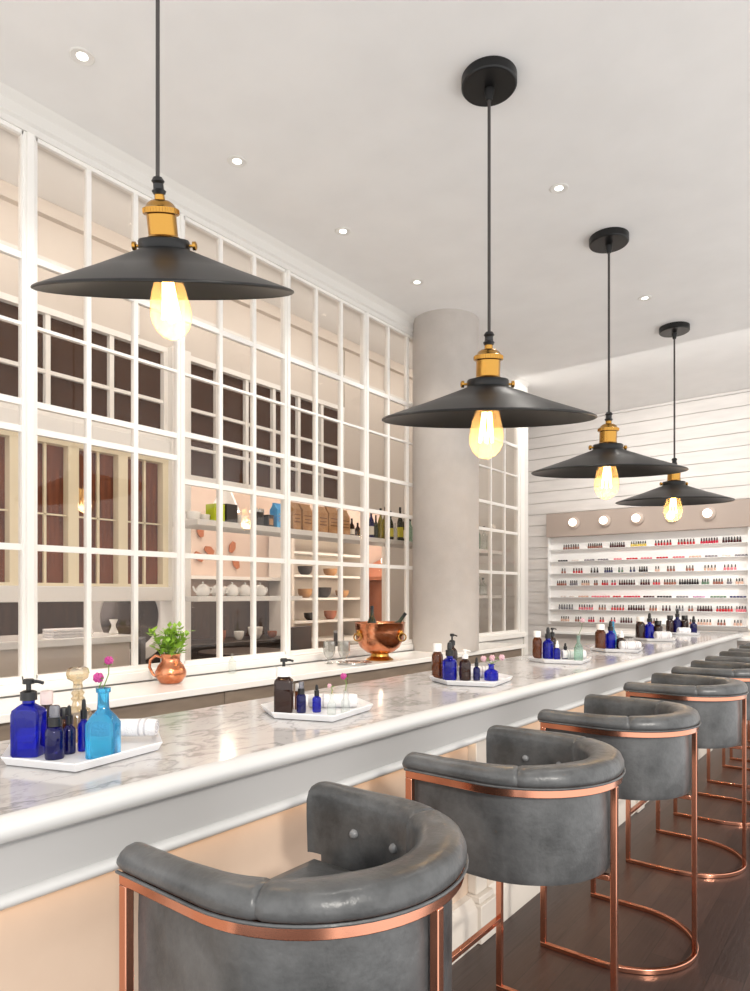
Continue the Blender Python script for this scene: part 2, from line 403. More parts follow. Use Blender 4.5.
# ------------------------------------------------------------------ bar stools
R = .305; XC = -.03; XF = -.283
def upath(r, nstr=8, narc=28, xf=XF, s0=0.0, s1=1.0):
    # returns list of (point, outward normal) along the U from near arm front to far arm front
    out = []; Ls = XC-xf; La = PI*r; T = 2*Ls+La
    n = 2*nstr+narc
    for i in range(n+1):
        s = (s0+(s1-s0)*i/n)*T
        if s <= Ls: out.append((Vector((xf+s, -r, 0)), Vector((0,-1,0)), s/T))
        elif s >= Ls+La: out.append((Vector((XC-(s-Ls-La), r, 0)), Vector((0,1,0)), s/T))
        else:
            a = -PI/2+(s-Ls)/r; nn = Vector((math.cos(a), math.sin(a), 0)); out.append((Vector((XC,0,0))+nn*r, nn, s/T))
    return out
def usweep(mb, prof, r=R, s0=0, s1=1, xf=XF, nstr=8, narc=28):
    rings = []
    for p, nn, t in upath(r, nstr, narc, xf, s0, s1):
        pf = prof(t, (t-s0)/(s1-s0)) if callable(prof) else prof
        rings.append([p+nn*u+Vector((0,0,z)) for u, z in pf])
    mb.sweep(rings)
def dshape(r, xf, n=24):
    return [(xf, -r)]+[(XC+r*math.cos(-PI/2+PI*i/n), r*math.sin(-PI/2+PI*i/n)) for i in range(n+1)]+[(xf, r)]

def make_stool():
    t = empty('bar_stool', (0,0,0))
    cp = M['copper']; h = .0098
    sq = lambda z0, z1: [(-h,z0),(h,z0),(h,z1),(-h,z1)]
    mb = MB(); usweep(mb, sq(.964,.988)); mb.build('rim_band', cp, t, bevel=.002)
    mb = MB(); usweep(mb, sq(0,.022)); mb.build('floor_ring', cp, t, bevel=.003)
    for sy in (-1, 1):
        MB().box(XF, XF+.024, sy*R-h, sy*R+h, .022, .964).build('leg', cp, t, bevel=.002)
    MB().box(XC+R-h, XC+R+h, -h, h, .022, .964).build('leg', cp, t, bevel=.002)
    MB().box(XF+.002, XF+.022, -R+h, R-h, .27, .29).build('footrest', cp, t, bevel=.002)
    MB().box(XF+.024, XC+R-.012, -h, h, .672, .69).box(XF+.002, XF+.02, -R+h, R-h, .672, .69).build('seat_support', cp, t, bevel=.002)
    # outer shell
    def shell(tt, q): return [(-.045,.695),(-.024,.70),(-.017,.72),(-.016,.90),(-.018,.962),(-.05,.962),(-.05,.86)]
    mb = MB(); usweep(mb, shell, xf=XF+.028)
    mb.prism(dshape(R-.05, XF+.03), .695, .75)
    mb.build('outer_shell', M['leather'], t, smooth=50)
    mb = MB()
    ri = R-.085
    rings = []
    for k, (ins, z) in enumerate([(.02,.745),(0,.755),(-.004,.80),(0,.845),(.02,.868),(.06,.878),(.14,.882)]):
        pts = dshape(ri-ins, XF+.035+ins)
        rings.append([Vector((x,y,z)) for x,y in pts])
    mb.sweep(rings); mb.build('seat_cushion', M['leather'], t, smooth=60)
    # pads
    Ls = XC-XF; La = PI*R; T = 2*Ls+La
    def padprof(tt, q, ends):
        # widen towards the back
        d = min(tt, 1-tt)
        wd = .058+.04*max(0, min(1, (d-.12)/.25)); hh = .052+.006*max(0, min(1, (d-.1)/.3))
        k = 1.0; sh = 0
        e = 0
        if ends[0]: e = max(e, 1-q/.10)
        if ends[1]: e = max(e, 1-(1-q)/.10)
        if ends[0] or ends[1]: e = max(0, e)
        sc = 1-.22*e**3
        e2 = 0
        if not ends[0]: e2 = max(e2, 1-q/.02)
        if not ends[1]: e2 = max(e2, 1-(1-q)/.02)
        g = .005*max(0, e2)
        zt = .99+hh*sc-g
        o = .012-g-.008*e**3
        return [(o-.012,.989),(o-.002,.994),(o+.003,1.004),(o+.002,.99+hh*.5*sc),(o-.006,zt-.011),(o-.018,zt-.003),(o-.036,zt),
                (o-wd*.8,zt-.003),(o-wd,zt-.013),(o-wd-.008,zt-.035),(o-wd-.008,.955),(o-wd-.006,.90),(o-wd-.004,.855),(-.045,.855),(-.045,.989)]
    a0 = .262
    segs = [(0,a0,(True,False),'arm_pad'),(a0,1-a0,(False,False),'back_pad'),(1-a0,1,(False,True),'arm_pad')]
    for s0, s1, en, nm in segs:
        mb = MB(); usweep(mb, lambda tt, q: padprof(tt, q, en), s0=s0, s1=s1, xf=XF-.014, nstr=10, narc=34)
        mb.build(nm, M['leather'], t, smooth=55)
    # piping along lower outer edge
    mb = MB(); mb.tube([p+nn*.015+Vector((0,0,.9915)) for p, nn, q in upath(R, 8, 30, XF)], .0035, 6); mb.build('piping', M['leather'], t)
    for s in (.1, .2, .3, .4, .5, .6, .7, .8, .9):
        p, nn, q = upath(R, 8, 28, XF, s, s+.001)[0]
        d = min(s, 1-s); wd = .058+.04*max(0, min(1, (d-.12)/.25))
        c = p-nn*(wd-.004)+Vector((0,0,.938))
        Mx = (-nn).to_track_quat('Z','Y').to_matrix().to_4x4()
        mb = MB().lathe([(0.012,-.004),(.012,.004),(.0095,.009),(.005,.0115),(0,.012)], 14, (c.x,c.y,c.z), Mx)
        mb.build('button', M['button'], t)
    return t
proto = make_stool()
GS = 'grey leather bar stools lined up along the marble bar'
stool_lab = ['grey leather bar stool with copper frame nearest the camera, cut by the frame edge',
 'grey leather copper-framed bar stool second from the camera, its seat fully in view',
 'grey leather copper-framed bar stool third along, with its whole floor ring showing',
 'grey leather copper-framed bar stool fourth along the bar from the camera',
 'grey leather bar stool fifth along the bar, half cut by right picture edge',
 'grey leather bar stool sixth along the bar, only its near arm in view',
 'grey leather bar stool seventh along the bar, a thin dark arm showing',
 'grey leather bar stool farthest along the bar, next to the display wall']
for i in range(8):
    s = proto if i == 0 else copy_tree(proto)
    s.location = (-.955, [1.055,2.05,3.07,4.24,5.28,6.32,7.27,8.2][i], 0); tag(s, stool_lab[i], 'bar stool', GS)

# ------------------------------------------------------------------ pendants
def make_pendant():
    """unit lamp, shade diameter 1, origin at rim centre"""
    t = empty('pendant_lamp', (0,0,0))
    # shade: outer and inner cone surfaces with rolled rim
    prof = [(.095,.150),(.10,.142),(.28,.075),(.49,.004),(.498,.0),(.50,-.006),(.494,-.009),(.488,-.004),(.28,.066),(.10,.132),(.085,.138)]
    MB().lathe(prof, 96, close=True).build('shade', M['black'], t, smooth=60)
    MB().lathe([(.0,.136),(.094,.136),(.098,.142),(.098,.172),(.094,.178),(.0,.18)], 48).build('collar', M['black'], t)
    for sx in (-1, 1):
        Mx = Matrix.Rotation(sx*PI/2, 4, 'Y')
        MB().lathe([(.006,0),(.006,.012),(.016,.014),(.016,.026),(.008,.03),(0,.03)], 14, (sx*.098,0,.158), Mx).build('thumb_screw', M['brass'], t)
    MB().lathe([(.0,.178),(.058,.178),(.062,.186),(.056,.192),(.056,.262),(.067,.266),(.067,.285),(.058,.29),(.05,.302),(.036,.312),(.02,.316),(.018,.338),(0,.338)], 40).build('socket', M['brass'], t)
    mb = MB()
    for k in range(36):
        a = 2*PI*k/36; mb.tube([(.067*math.cos(a),.067*math.sin(a),.268),(.067*math.cos(a),.067*math.sin(a),.283)], .0022, 5)
    mb.build('knurled_ring', M['brass'], t)
    MB().lathe([(0,.334),(.022,.334),(.027,.345),(.02,.352),(.019,.37),(.025,.378),(.016,.392),(0,.392)], 20).build('cord_grip', M['blackp'], t)
    b = MB().lathe([(.03,.14),(.038,.10),(.05,.05),(.066,.0),(.078,-.05),(.082,-.085),(.078,-.12),(.064,-.152),(.040,-.176),(.015,-.187),(0,-.189)], 32).build('bulb', M['bulb'], t)
    mb = MB()
    P = []
    for k in range(6):
        a = 2*PI*k/6; r0, r1 = .018, .034
        mb.tube([(r0*math.cos(a),r0*math.sin(a),.03),((r0+r1)/2*math.cos(a),(r0+r1)/2*math.sin(a),-.04),(r1*math.cos(a+.25),r1*math.sin(a+.25),-.11)], .0055, 6)
    mb.build('filament', M['filament'], b)
    return t
pp = make_pendant()
LP = [(-1.552,1.075,2.372,.675,20.5,'small wide black cone pendant lamp nearest the camera, canopy out of frame'),
      (-1.56,2.863,2.395,1.015,9.8,'wide black cone pendant lamp second from the camera, in front of the column'),
      (-1.577,4.603,2.395,1.02,5.4,'wide black cone pendant lamp third from the camera against white boards'),
      (-1.62,6.5,2.40,1.0,3.3,'wide black cone pendant lamp farthest away, over the display wall')]
for i, (x, y, z, D, tl, lb) in enumerate(LP):
    t = empty('pendant_lamp', (x, y, H))
    tag(t, lb, 'pendant lamp', 'black cone pendants over the bar')
    az = PI/2+CAM           # direction the lamps hang back
    tilt = Matrix.Rotation(-math.radians(tl), 4, Vector((-math.sin(az), math.cos(az), 0)))
    # top leans back along the hanging cord's sway
    kids = [c.copy() for c in pp.children] if i else list(pp.children)
    TM = Matrix.Translation((0,0,z-H)) @ tilt @ Matrix.Rotation(az-PI/2, 4, 'Z') @ Matrix.Scale(D, 4)
    src = list(pp.children) if i == 0 else SRC
    if i == 0: SRC = src
    new = []
    for c in SRC:
        if i == 0: o = c; o.parent = t
        else:
            o = c.copy(); COL.objects.link(o); o.parent = t
            for g in c.children:
                gg = g.copy(); COL.objects.link(gg); gg.parent = o
        o.matrix_local = TM
    top = TM @ Vector((0,0,.388))
    MB().tube([top, (top.x, top.y, -.03)], .0075*D, 10).build('cord', M['cord'], t)
    MB().lathe([(0,0),(.13,0),(.13,-.042),(.124,-.05),(0,-.05)], 48, (top.x,top.y,0)).lathe([(0,-.055),(.024,-.058),(.02,-.085),(.014,-.11),(0,-.11)], 20, (top.x,top.y,0)).build('ceiling_canopy', M['black'], t, bevel=.003)
    ld = bpy.data.lights.new('bulb_light', 'POINT'); ld.energy = 9*D; ld.color = (1,.72,.42); ld.shadow_soft_size = .05*D
    lo = bpy.data.objects.new('bulb_light', ld); COL.objects.link(lo); lo.parent = t; lo.location = TM @ Vector((0,0,-.12))
bpy.data.objects.remove(pp)

# ------------------------------------------------------------------ recessed downlights
dl = empty('recessed_downlight')
MB().lathe([(.024,.0),(.05,-.004),(.055,0),(.055,.001),(.024,.001)], 32, close=True).build('trim_ring', M['white'], dl)
MB().lathe([(0,-.001),(.022,-.001),(.025,.0)], 24).build('lens', M['lit'], dl)
dlab = ['round recessed ceiling downlight top left, above the nearest pendant', 'round recessed ceiling downlight second along the row beside the glazed screen',
 'round recessed ceiling downlight third along the row beside the glazed screen', 'round recessed ceiling downlight beside the plaster column',
 'round recessed ceiling downlight between the second and third pendant canopies', 'round recessed ceiling downlight between the two farthest pendant canopies']
for i, (x, y) in enumerate([(-2.911,1.56),(-2.93,2.477),(-2.934,3.394),(-2.959,4.306),(-1.602,3.835),(-1.64,5.698)]):
    o = dl if i == 0 else copy_tree(dl)
    o.location = (x, y, H-.002); tag(o, dlab[i], 'downlight', 'recessed downlights in the ceiling')

# ------------------------------------------------------------------ display wall
DY = YB-.0
d = empty('polish_display', (-2.6, DY, 1.15)); o3 = Vector((2.6, -DY, -1.15))
tag(d, 'white wall display of seven shelves under a taupe fascia', 'display shelf')
X0, X1 = -3.85, -1.385
zs = [2.165, 2.0, 1.835, 1.667, 1.505, 1.337, 1.172]
MB().box(X0, X1, DY-.02, DY-.002, 1.15, 2.34).build('back_board', M['disp'], d, loc=o3)
MB().box(X0-.02, X0, DY-.085, DY-.002, 1.13, 2.34).box(X1, X1+.02, DY-.085, DY-.002, 1.13, 2.34).build('side', M['disp'], d, loc=o3)
for zz in zs: MB().box(X0, X1, DY-.075, DY-.02, zz-.006, zz).build('shelf', M['disp'], d, loc=o3)
MB().box(X0-.02, X1+.03, DY-.13, DY-.002, 2.34, 2.665).build('fascia', M['fascia'], d, loc=o3)
MB().box(X0-.05, X1+.05, DY-.11, DY-.002, 1.0, 1.03).build('ledge', M['disp'], d, loc=o3)
ord_ = ['leftmost','second','third','fourth','fifth','sixth','seventh','eighth']
for i in range(5):
    x = -3.468+.417*i
    t = empty('globe_sconce', (x, DY-.13, 2.52)); Mx = Matrix.Rotation(PI/2, 4, 'X')
    MB().lathe([(0,0),(.085,0),(.085,.012),(.06,.022),(0,.022)], 28, M=Mx).build('back_plate', M['fascia'], t)
    g = MB().sphere((0,-.062,0), .052, 20, 12).build('globe', M['globe'], t)
    tag(t, ['leftmost lit globe light on the taupe fascia','second lit globe light from the left on taupe fascia','lit globe light in the middle of the taupe fascia','fourth lit globe light from the left, behind the farthest pendant','rightmost lit globe light on the taupe fascia'][i], 'wall light', 'globe lights on the display fascia')

def pol_mat(c): return mat('polish colour', c, .2)
PC = dict(red=(190,40,48), pink=(222,120,130), dark=(74,28,34), brown=(150,96,80), nude=(214,176,156), navy=(50,50,92), green=(96,122,100), yellow=(224,196,90), grey=(126,122,128), crim=(196,34,66), black=(40,30,34), mauve=(186,140,170), pale=(226,214,208))
CNAME = dict(red='red', pink='pink', dark='dark red', brown='brown', nude='nude beige', navy='navy', green='grey green', yellow='gold', grey='grey', crim='crimson', black='black', mauve='mauve', pale='pale')
PM = {k: pol_mat(v) for k, v in PC.items()}
BM = {}; PTM = {}
for k in PC:
    mb = MB(); mb.lathe([(0,0),(.0125,0),(.0135,.004),(.0135,.026),(.008,.034),(.006,.036),(0,.036)], 8); mb.mi = 1
    mb.lathe([(0,.036),(.0085,.036),(.0065,.07),(0,.07)], 8)
    o = mb.build('nail_polish_bottle', [PM[k], M['blackp']]); BM[k] = o.data; bpy.data.objects.remove(o)
    mb = MB().lathe([(0,0),(.016,0),(.017,.004),(.017,.016),(.012,.022),(0,.022)], 10); o = mb.build('polish_pot', PM[k]); PTM[k] = o.data; bpy.data.objects.remove(o)
Lp = lambda c: 540+.14*c
Rp = lambda c: 645+.14*c
def XonWall(px, Y=DY-.05):
    th = math.radians(38.1); t = (px-375)/666.7
    return (t*Y*math.cos(th)-Y*math.sin(th))/(math.cos(th)+t*math.sin(th))
rowsd = [
 [('L',165,280,7,'brown'),('L',340,445,7,'brown'),('L',497,607,7,'dark'),('L',652,755,7,'yellow'),('R',68,190,6,'red'),('R',232,357,6,'red'),('R',395,523,7,'crim'),('R',550,690,7,'dark')],
 [('L',140,185,4,'black'),('L',230,275,3,'pale'),('L',332,372,4,'grey'),('L',430,470,4,'grey'),('L',530,580,3,'pink'),('L',632,682,4,'red'),('R',-15,35,4,'pink'),('R',95,150,4,'red'),('R',210,270,4,'pink'),('R',325,390,4,'nude'),('R',440,505,4,'grey'),('R',555,615,3,'pale'),('R',655,720,4,'grey')],
 [('L',152,185,2,'brown'),('L',235,305,4,'red'),('L',360,418,3,'black'),('L',460,517,4,'navy'),('L',557,595,2,'green'),('L',640,680,2,'navy'),('L',710,765,4,'black'),('R',70,105,2,'nude'),('R',155,215,3,'brown'),('R',290,350,3,'brown'),('R',420,510,4,'nude'),('R',560,655,4,'pink')],
 [('L',120,190,5,'brown'),('L',212,270,4,'grey'),('L',295,355,4,'nude'),('L',385,412,2,'brown'),('L',440,487,3,'red'),('L',508,543,2,'crim'),('L',562,680,7,'dark'),('L',715,785,4,'dark'),('R',55,108,3,'red'),('R',133,222,5,'brown'),('R',248,378,8,'black'),('R',403,458,3,'green'),('R',485,558,4,'brown'),('R',585,620,2,'grey'),('R',647,703,3,'nude')],
 [('L',150,185,2,'pale'),('L',215,240,2,'pale'),('L',275,345,4,'nude'),('L',372,495,7,'pink'),('L',522,575,3,'red'),('L',605,707,6,'crim'),('R',-5,60,4,'dark'),('R',95,180,5,'black'),('R',235,298,4,'grey'),('R',350,422,4,'mauve'),('R',475,572,5,'green'),('R',625,703,5,'navy')],
 [('L',132,237,6,'grey'),('L',275,380,6,'pink'),('L',418,472,3,'brown'),('L',508,602,5,'red'),('L',627,750,7,'dark'),('R',30,87,3,'brown'),('R',120,185,3,'dark'),('R',217,278,3,'grey'),('R',307,345,2,'brown'),('R',370,482,6,'dark'),('R',507,628,6,'red'),('R',650,722,4,'pink')],
 [('L',148,210,4,'nude'),('L',250,298,3,'brown'),('L',343,390,3,'crim'),('L',425,458,2,'red'),('L',503,540,2,'crim'),('L',572,660,5,'dark'),('L',693,730,3,'brown'),('R',20,92,4,'brown'),('R',255,333,4,'brown'),('R',373,475,5,'nude'),('R',515,577,3,'brown'),('R',632,695,3,'nude')]]
rown = ['top','second','third','fourth','fifth','sixth','bottom']
cl_n = ['first','second','third','fourth','fifth','sixth','seventh','eighth','ninth','tenth','eleventh','twelfth','thirteenth','fourteenth','fifteenth']
for r, row in enumerate(rowsd):
    for ci, (sd, a, bb, n, k) in enumerate(row):
        fn = Lp if sd == 'L' else Rp
        xa, xb = XonWall(fn(a))+.014, XonWall(fn(bb))-.014
        pot = r in (1, 4)
        mn = (.036 if pot else .029)*(n-1)
        if xb-xa < mn: mid = (xa+xb)/2; xa, xb = mid-mn/2, mid+mn/2
        for q in range(n):
            o = bpy.data.objects.new('polish_pot' if pot else 'nail_polish_bottle', (PTM if pot else BM)[k]); COL.objects.link(o)
            o.location = (xa+(xb-xa)*q/max(1,n-1), DY-.05, zs[r])
            tag(o, '%s %s, %s in the %s cluster of the %s display shelf' % (CNAME[k], 'round pot' if pot else 'nail polish bottle', ord_[q] if q < n-1 or n == 1 else 'rightmost', cl_n[ci], rown[r]),
                'polish pot' if pot else 'nail polish', 'polish on the %s display shelf' % rown[r])

# ------------------------------------------------------------------ trays and bottles
HEX = [(-.17,-.14),(-.01,-.232),(.22,-.15),(.17,.14),(.01,.232),(-.22,.15)]
def scale(poly, s): return [(x*s, y*s) for x, y in poly]
trays = [(-1.86,1.01),(-1.79,1.915),(-1.765,3.07),(-1.82,4.37),(-1.79,5.45),(-1.9,6.93),(-1.95,8.18)]
mb = MB()
sec = [(.86,0),(.94,.003),(1.0,.024),(.995,.027),(.975,.025),(.90,.009),(0.001,.008)]
rings = [[Vector((x*s_, y*s_, z_)) for x, y in HEX] for s_, z_ in sec]
tm = mb; tm.sweep(rings, cap=True)
tr0 = tm.build('serving_tray', M['tray'], smooth=30, bevel=.0)
tlab = ['white hexagonal tray nearest the camera, holding the turquoise vase', 'white hexagonal tray holding the white-collared brown pump bottle', 'white hexagonal tray in front of the column holding the squat blue vase',
 'white hexagonal tray holding the pale green bottle vase, just right of the column', 'white hexagonal tray before the display wall, third from the far end', 'white hexagonal tray second from the far end of the bar', 'white hexagonal tray at the far end of the bar']
for i, (x, y) in enumerate(trays):
    o = tr0 if i == 0 else tr0.copy()
    if i: COL.objects.link(o)
    o.location = (x, y, ZB); tag(o, tlab[i], 'tray', 'white hexagonal trays on the bar')
ZT = ZB+.009
def rrect_rings(w, d, n=6, rr=.3):
    pts = []
    for cx, cy, a0 in ((1,1,0),(-1,1,90),(-1,-1,180),(1,-1,270)):
        for k in range(n+1):
            a = math.radians(a0+90*k/n); r = rr*min(w, d)/2
            pts.append((cx*(w/2-r)+r*math.cos(a), cy*(d/2-r)+r*math.sin(a)))
    return pts
def bottle(kind, x, y, h, w, glass, cap, label, cat='bottle', group=None, z=ZT, rz=0, square=False, paper=None, nm=None):
    """body height fraction, neck and closure by kind"""
    t = empty(nm or {'pump':'pump_bottle','drop':'dropper_bottle','spray':'spray_bottle','cap':'capped_bottle','wine':'wine_bottle','vase':'flower_vase'}[kind], (x, y, z), rz)
    r = w/2
    bh = h*{'pump':.68,'drop':.58,'spray':.62,'cap':.78,'wine':.62,'vase':.6}[kind]
    nh = h*{'pump':.78,'drop':.68,'spray':.68,'cap':.84,'wine':.97,'vase':1.0}[kind]
    nr = r*{'pump':.42,'drop':.45,'spray':.5,'cap':.6,'wine':.34,'vase':.38}[kind]
    prof = [(r*.92,0),(r,.004),(r,bh*.8),(r*.93,bh*.88),(r*.7,bh*.95),(nr,bh),(nr,nh),(nr*.8,nh)]
    if kind == 'wine': prof = [(r*.92,0),(r,.005),(r,bh*.9),(r*.8,bh*1.03),(nr*1.1,bh*1.2),(nr,nh),(nr*.8,nh)]
    if kind == 'vase': prof = [(r*.94,0),(r,.004),(r,bh*.82),(r*.85,bh*.95),(nr*1.1,bh*1.15),(nr,bh*1.3),(nr,nh*.93),(nr*1.3,nh*.94),(nr*1.3,nh),(nr*.9,nh)]
    mb = MB()
    if square:
        rings = []
        for rr_, zz in prof:
            f = rr_/r; roundness = .35 if f > .9 else min(1, .35+(1-f)*2)
            pts = rrect_rings(rr_*2, rr_*2*(.8+.2*(1-f)), 5, roundness)
            rings.append([Vector((a, b_, zz)) for a, b_ in pts])
        mb.sweep(rings)
    else: mb.lathe(prof, 24)
    body = mb.build('glass_body', glass, t, smooth=40)
    if paper:
        if square: MB().box(-r*.7,r*.7,-r*.8-.001,-r*.8+.0005,bh*.25,bh*.65).build('paper_label', paper, t)
        else: MB().lathe([(r+.0006,bh*.22),(r+.0006,bh*.68)], 24).build('paper_label', paper, t)
    if kind == 'pump':
        cw = 2.0 if isinstance(cap, tuple) else 1.35
        MB().lathe([(0,nh-.012-(cw-1.35)*.016),(nr*cw,nh-.012-(cw-1.35)*.016),(nr*cw*.96,nh+h*.05),(nr*cw*.6,nh+h*.07),(0,nh+h*.07)], 20).build('collar', cap if not isinstance(cap, tuple) else cap[0], t)
        c2 = cap if not isinstance(cap, tuple) else cap[1]
        mb = MB().lathe([(0,nh+h*.06),(nr*.4,nh+h*.06),(nr*.4,h*.93),(nr*.95,h*.935),(nr*.95,h*.985),(nr*.7,h),(0,h)], 16)
        mb.tube([(0,0,h*.965),(nr*1.6,0,h*.965),(nr*2.5,0,h*.945)], nr*.3, 8); mb.build('pump_head', c2, t)
    elif kind == 'drop':
        MB().lathe([(0,nh-.01),(nr*1.25,nh-.01),(nr*1.25,nh+h*.1),(nr*.8,nh+h*.11),(0,nh+h*.11)], 16).build('collar', cap, t)
        MB().lathe([(0,nh+h*.1),(nr*.75,nh+h*.1),(nr*.8,h*.88),(nr*.6,h*.97),(0,h)], 14).build('rubber_bulb', cap, t)
    elif kind == 'spray':
        MB().lathe([(0,nh-.01),(nr*1.4,nh-.01),(nr*1.4,nh+h*.09),(nr*1.0,nh+h*.1),(0,nh+h*.1)], 16).build('collar', cap, t)
        MB().lathe([(0,nh+h*.1),(nr*1.1,nh+h*.1),(nr*1.1,h*.97),(nr*.9,h),(0,h)], 16).build('overcap', M['cap_grey'], t)
    elif kind == 'cap':
        MB().lathe([(0,nh-.012),(nr*1.3,nh-.012),(nr*1.3,h*.98),(nr*1.2,h),(0,h)], 20).build('screw_cap', cap, t)
    elif kind == 'wine' and cap:
        MB().lathe([(0,nh-.05*h),(nr*1.1,nh-.08*h),(nr*1.15,h),(0,h)], 14).build('capsule', cap, t)
    tag(t, label, cat, group); return t
def stem_flower(parent, base, tip, col=None, r=.014, leaf=True):
    b_, tp = Vector(base), Vector(tip); mid = (b_+tp)/2+Vector((.006,.004,0))
    st = MB().tube([b_, mid, tp], .0016, 6)
    if leaf:
        for s in (-1, 1):
            p = b_+(tp-b_)*.8; st.add([p, p+Vector((s*.012,.004,.008)), p+Vector((s*.024,0,.004)), p+Vector((s*.012,-.004,.004))], [(0,1,2,3)])
    st.build('flower_stem', M['stem'], parent)
    mb = MB()
    for k in range(26):
        a = k*2.4; zz = -.9+1.8*k/25; q = math.sqrt(max(0, 1-zz*zz))
        c = tp+Vector((q*math.cos(a), q*math.sin(a), zz*1.05))*r*.75
        mb.sphere(c, r*.36, 6, 4)
    mb.build('bloom', col or M['bloom'], parent)
def flower(x, y, z, h, off=(0,0), col=None, r=.014, label='', group=None):
    t = empty('cut_flower', (x, y, z)); stem_flower(t, (0,0,0), (off[0], off[1], h), col, r); tag(t, label, 'flower', group); return t
def towel(x, y, rz, L_, r, label, z=ZT):
    t = empty('rolled_towel', (x, y, z+r), rz)
    rings = []; n = 20
    mb = MB()
    for i in range(15):
        xx = -L_/2+L_*i/14; e = min(1, min(i, 14-i)/1.2); rr = r*(.88+.12*e)
        rings.append([Vector((xx, rr*1.15*math.cos(2*PI*k/n), rr*math.sin(2*PI*k/n)*(1+.03*math.sin(5*k)))) for k in range(n)])
    mb.sweep(rings)
    mb.build('roll', M['towel'], t)
    for xx in (-.3, -.2, .22, .32):
        MB().lathe([(r*1.01,-.003),(r*1.02,.0),(r*1.01,.003)], 24, (xx*L_,0,0), Matrix.Scale(1.15,4,(0,1,0)) @ Matrix.Rotation(PI/2,4,'Y')).build('stripe', M['towelg'], t)
    for sx in (-1, 1):
        sp = [(sx*(L_/2+.0005), .9*r*(1-k/26)*math.cos(k*.6), .85*r*(1-k/26)*math.sin(k*.6)) for k in range(25)]
        MB().tube(sp, .0016, 5).build('fold', M['towelg'], t)
    tag(t, label, 'towel', 'rolled towels on the trays')
G1 = 'bottles on the nearest tray'
bottle('pump', -1.905, .866, .213, .078, M['cobalt'], M['blackp'], 'large cobalt blue pump bottle with black pump on the nearest tray', group=G1, rz=CAM, square=True)
bottle('spray', -1.812, .893, .145, .05, M['cobaltd'], M['blackp'], 'dark cobalt spray bottle with clear overcap on the nearest tray', group=G1)
bottle('drop', -1.838, .947, .137, .034, M['cobaltd'], M['blackp'], 'small dark blue dropper bottle beside the spray bottle, nearest tray', group=G1)
bottle('drop', -1.838, .990, .15, .034, M['cobalt'], M['blackp'], 'small bright blue dropper bottle nearest the turquoise vase', group=G1)
bottle('cap', -1.965, .945, .165, .045, M['darkamb'], M['cap_pink'], 'brown bottle with pale pink cap behind the large blue pump', group=G1)
bottle('cap', -1.90, .965, .12, .04, M['amber'], M['blackp'], 'small amber bottle behind the spray bottle, nearest tray', group=G1)
v = bottle('vase', -1.725, .985, .19, .08, M['turq'], None, 'turquoise square glass bottle vase holding pink flowers, nearest tray', 'vase', rz=CAM, square=True)
flower(-1.725, .985, ZT+.19, .075, (.008,.012), r=.0115, label='taller magenta globe flower in the turquoise vase', group='pink flowers in the turquoise vase')
flower(-1.735, .978, ZT+.19, .028, (-.003,.0), r=.0135, label='lower magenta globe flower at the turquoise vase mouth', group='pink flowers in the turquoise vase')
t = empty('crystal_decanter', (-1.985, 1.05, ZT))
MB().lathe([(.04,0),(.043,.01),(.043,.075),(.034,.095),(.018,.105),(.014,.12),(.02,.128),(.014,.136),(.02,.145),(.014,.153),(.014,.17)], 24).build('glass_body', M['goldcl'], t)
MB().lathe([(.012,.168),(.014,.18),(.03,.19),(.034,.205),(.03,.22),(.018,.225),(0,.226)], 10).build('stopper', M['goldcl'], t, smooth=10)
tag(t, 'faceted champagne crystal decanter with ringed neck on the nearest tray', 'decanter')
towel(-1.845, 1.135, CAM+.05, .17, .026, 'rolled white towel behind the turquoise vase, nearest tray', z=ZT+.016)
G2 = 'bottles on the second tray'
bottle('pump', -1.836, 1.78, .205, .07, M['darkamb'], (M['cap_w'], M['blackp']), 'brown square pump bottle with wide white collar on the second tray', group=G2, rz=CAM, square=True)
bottle('spray', -1.778, 1.815, .118, .036, M['cobaltd'], M['blackp'], 'dark blue spray bottle in the middle of the second tray', group=G2)
bottle('drop', -1.742, 1.862, .105, .034, M['cobalt'], M['blackp'], 'small cobalt dropper bottle before the towel, second tray', group=G2)
bottle('cap', -1.838, 1.86, .1, .03, M['amber'], M['cap_w'], 'small amber bottle with white cap behind the blue spray, second tray', group=G2)
for dx, dy, h, k in ((0,0,.075,'left'),(.022,.055,.085,'right')):
    bottle('vase', -1.665+dx, 1.86+dy, h, .034, M['clear'], None, '%s tiny clear bottle vase with a flower on the second tray' % k, 'vase', 'tiny clear vases on the second tray')
    flower(-1.665+dx, 1.86+dy, ZT+h, .03+dx, (-.01,.0), r=.012 if k == 'right' else .008, col=M['bloom'] if k == 'right' else M['bloomp'], label='%s flower in the %s tiny clear vase of the second tray' % ('magenta' if k == 'right' else 'pale pink', k), group='flowers on the second tray')
towel(-1.76, 1.975, CAM+.05, .19, .027, 'rolled white towel at the back of the second tray')
G3 = 'bottles on the tray before the column'
bottle('cap', -1.93, 3.0, .185, .06, M['amber'], M['cap_w'], 'amber bottle with white cap, leftmost on the tray before the column', group=G3)
bottle('drop', -1.845, 2.985, .2, .075, M['cobalt'], M['blackp'], 'large cobalt dropper bottle on the tray before the column', group=G3)
bottle('pump', -1.90, 3.1, .235, .06, M['darkamb'], M['blackp'], 'dark brown pump bottle behind the blue one, tray before the column', group=G3)
bottle('pump', -1.775, 3.025, .16, .06, M['darkamb'], M['cap_w'], 'short brown bottle with white top on the tray before the column', group=G3)
bottle('drop', -1.727, 3.06, .12, .036, M['cobaltd'], M['blackp'], 'slim dark blue dropper bottle right of the white-topped brown one', group=G3)
v = bottle('vase', -1.668, 3.11, .085, .075, M['cobalt'], None, 'squat cobalt vase holding pale pink flowers on third tray', 'vase')
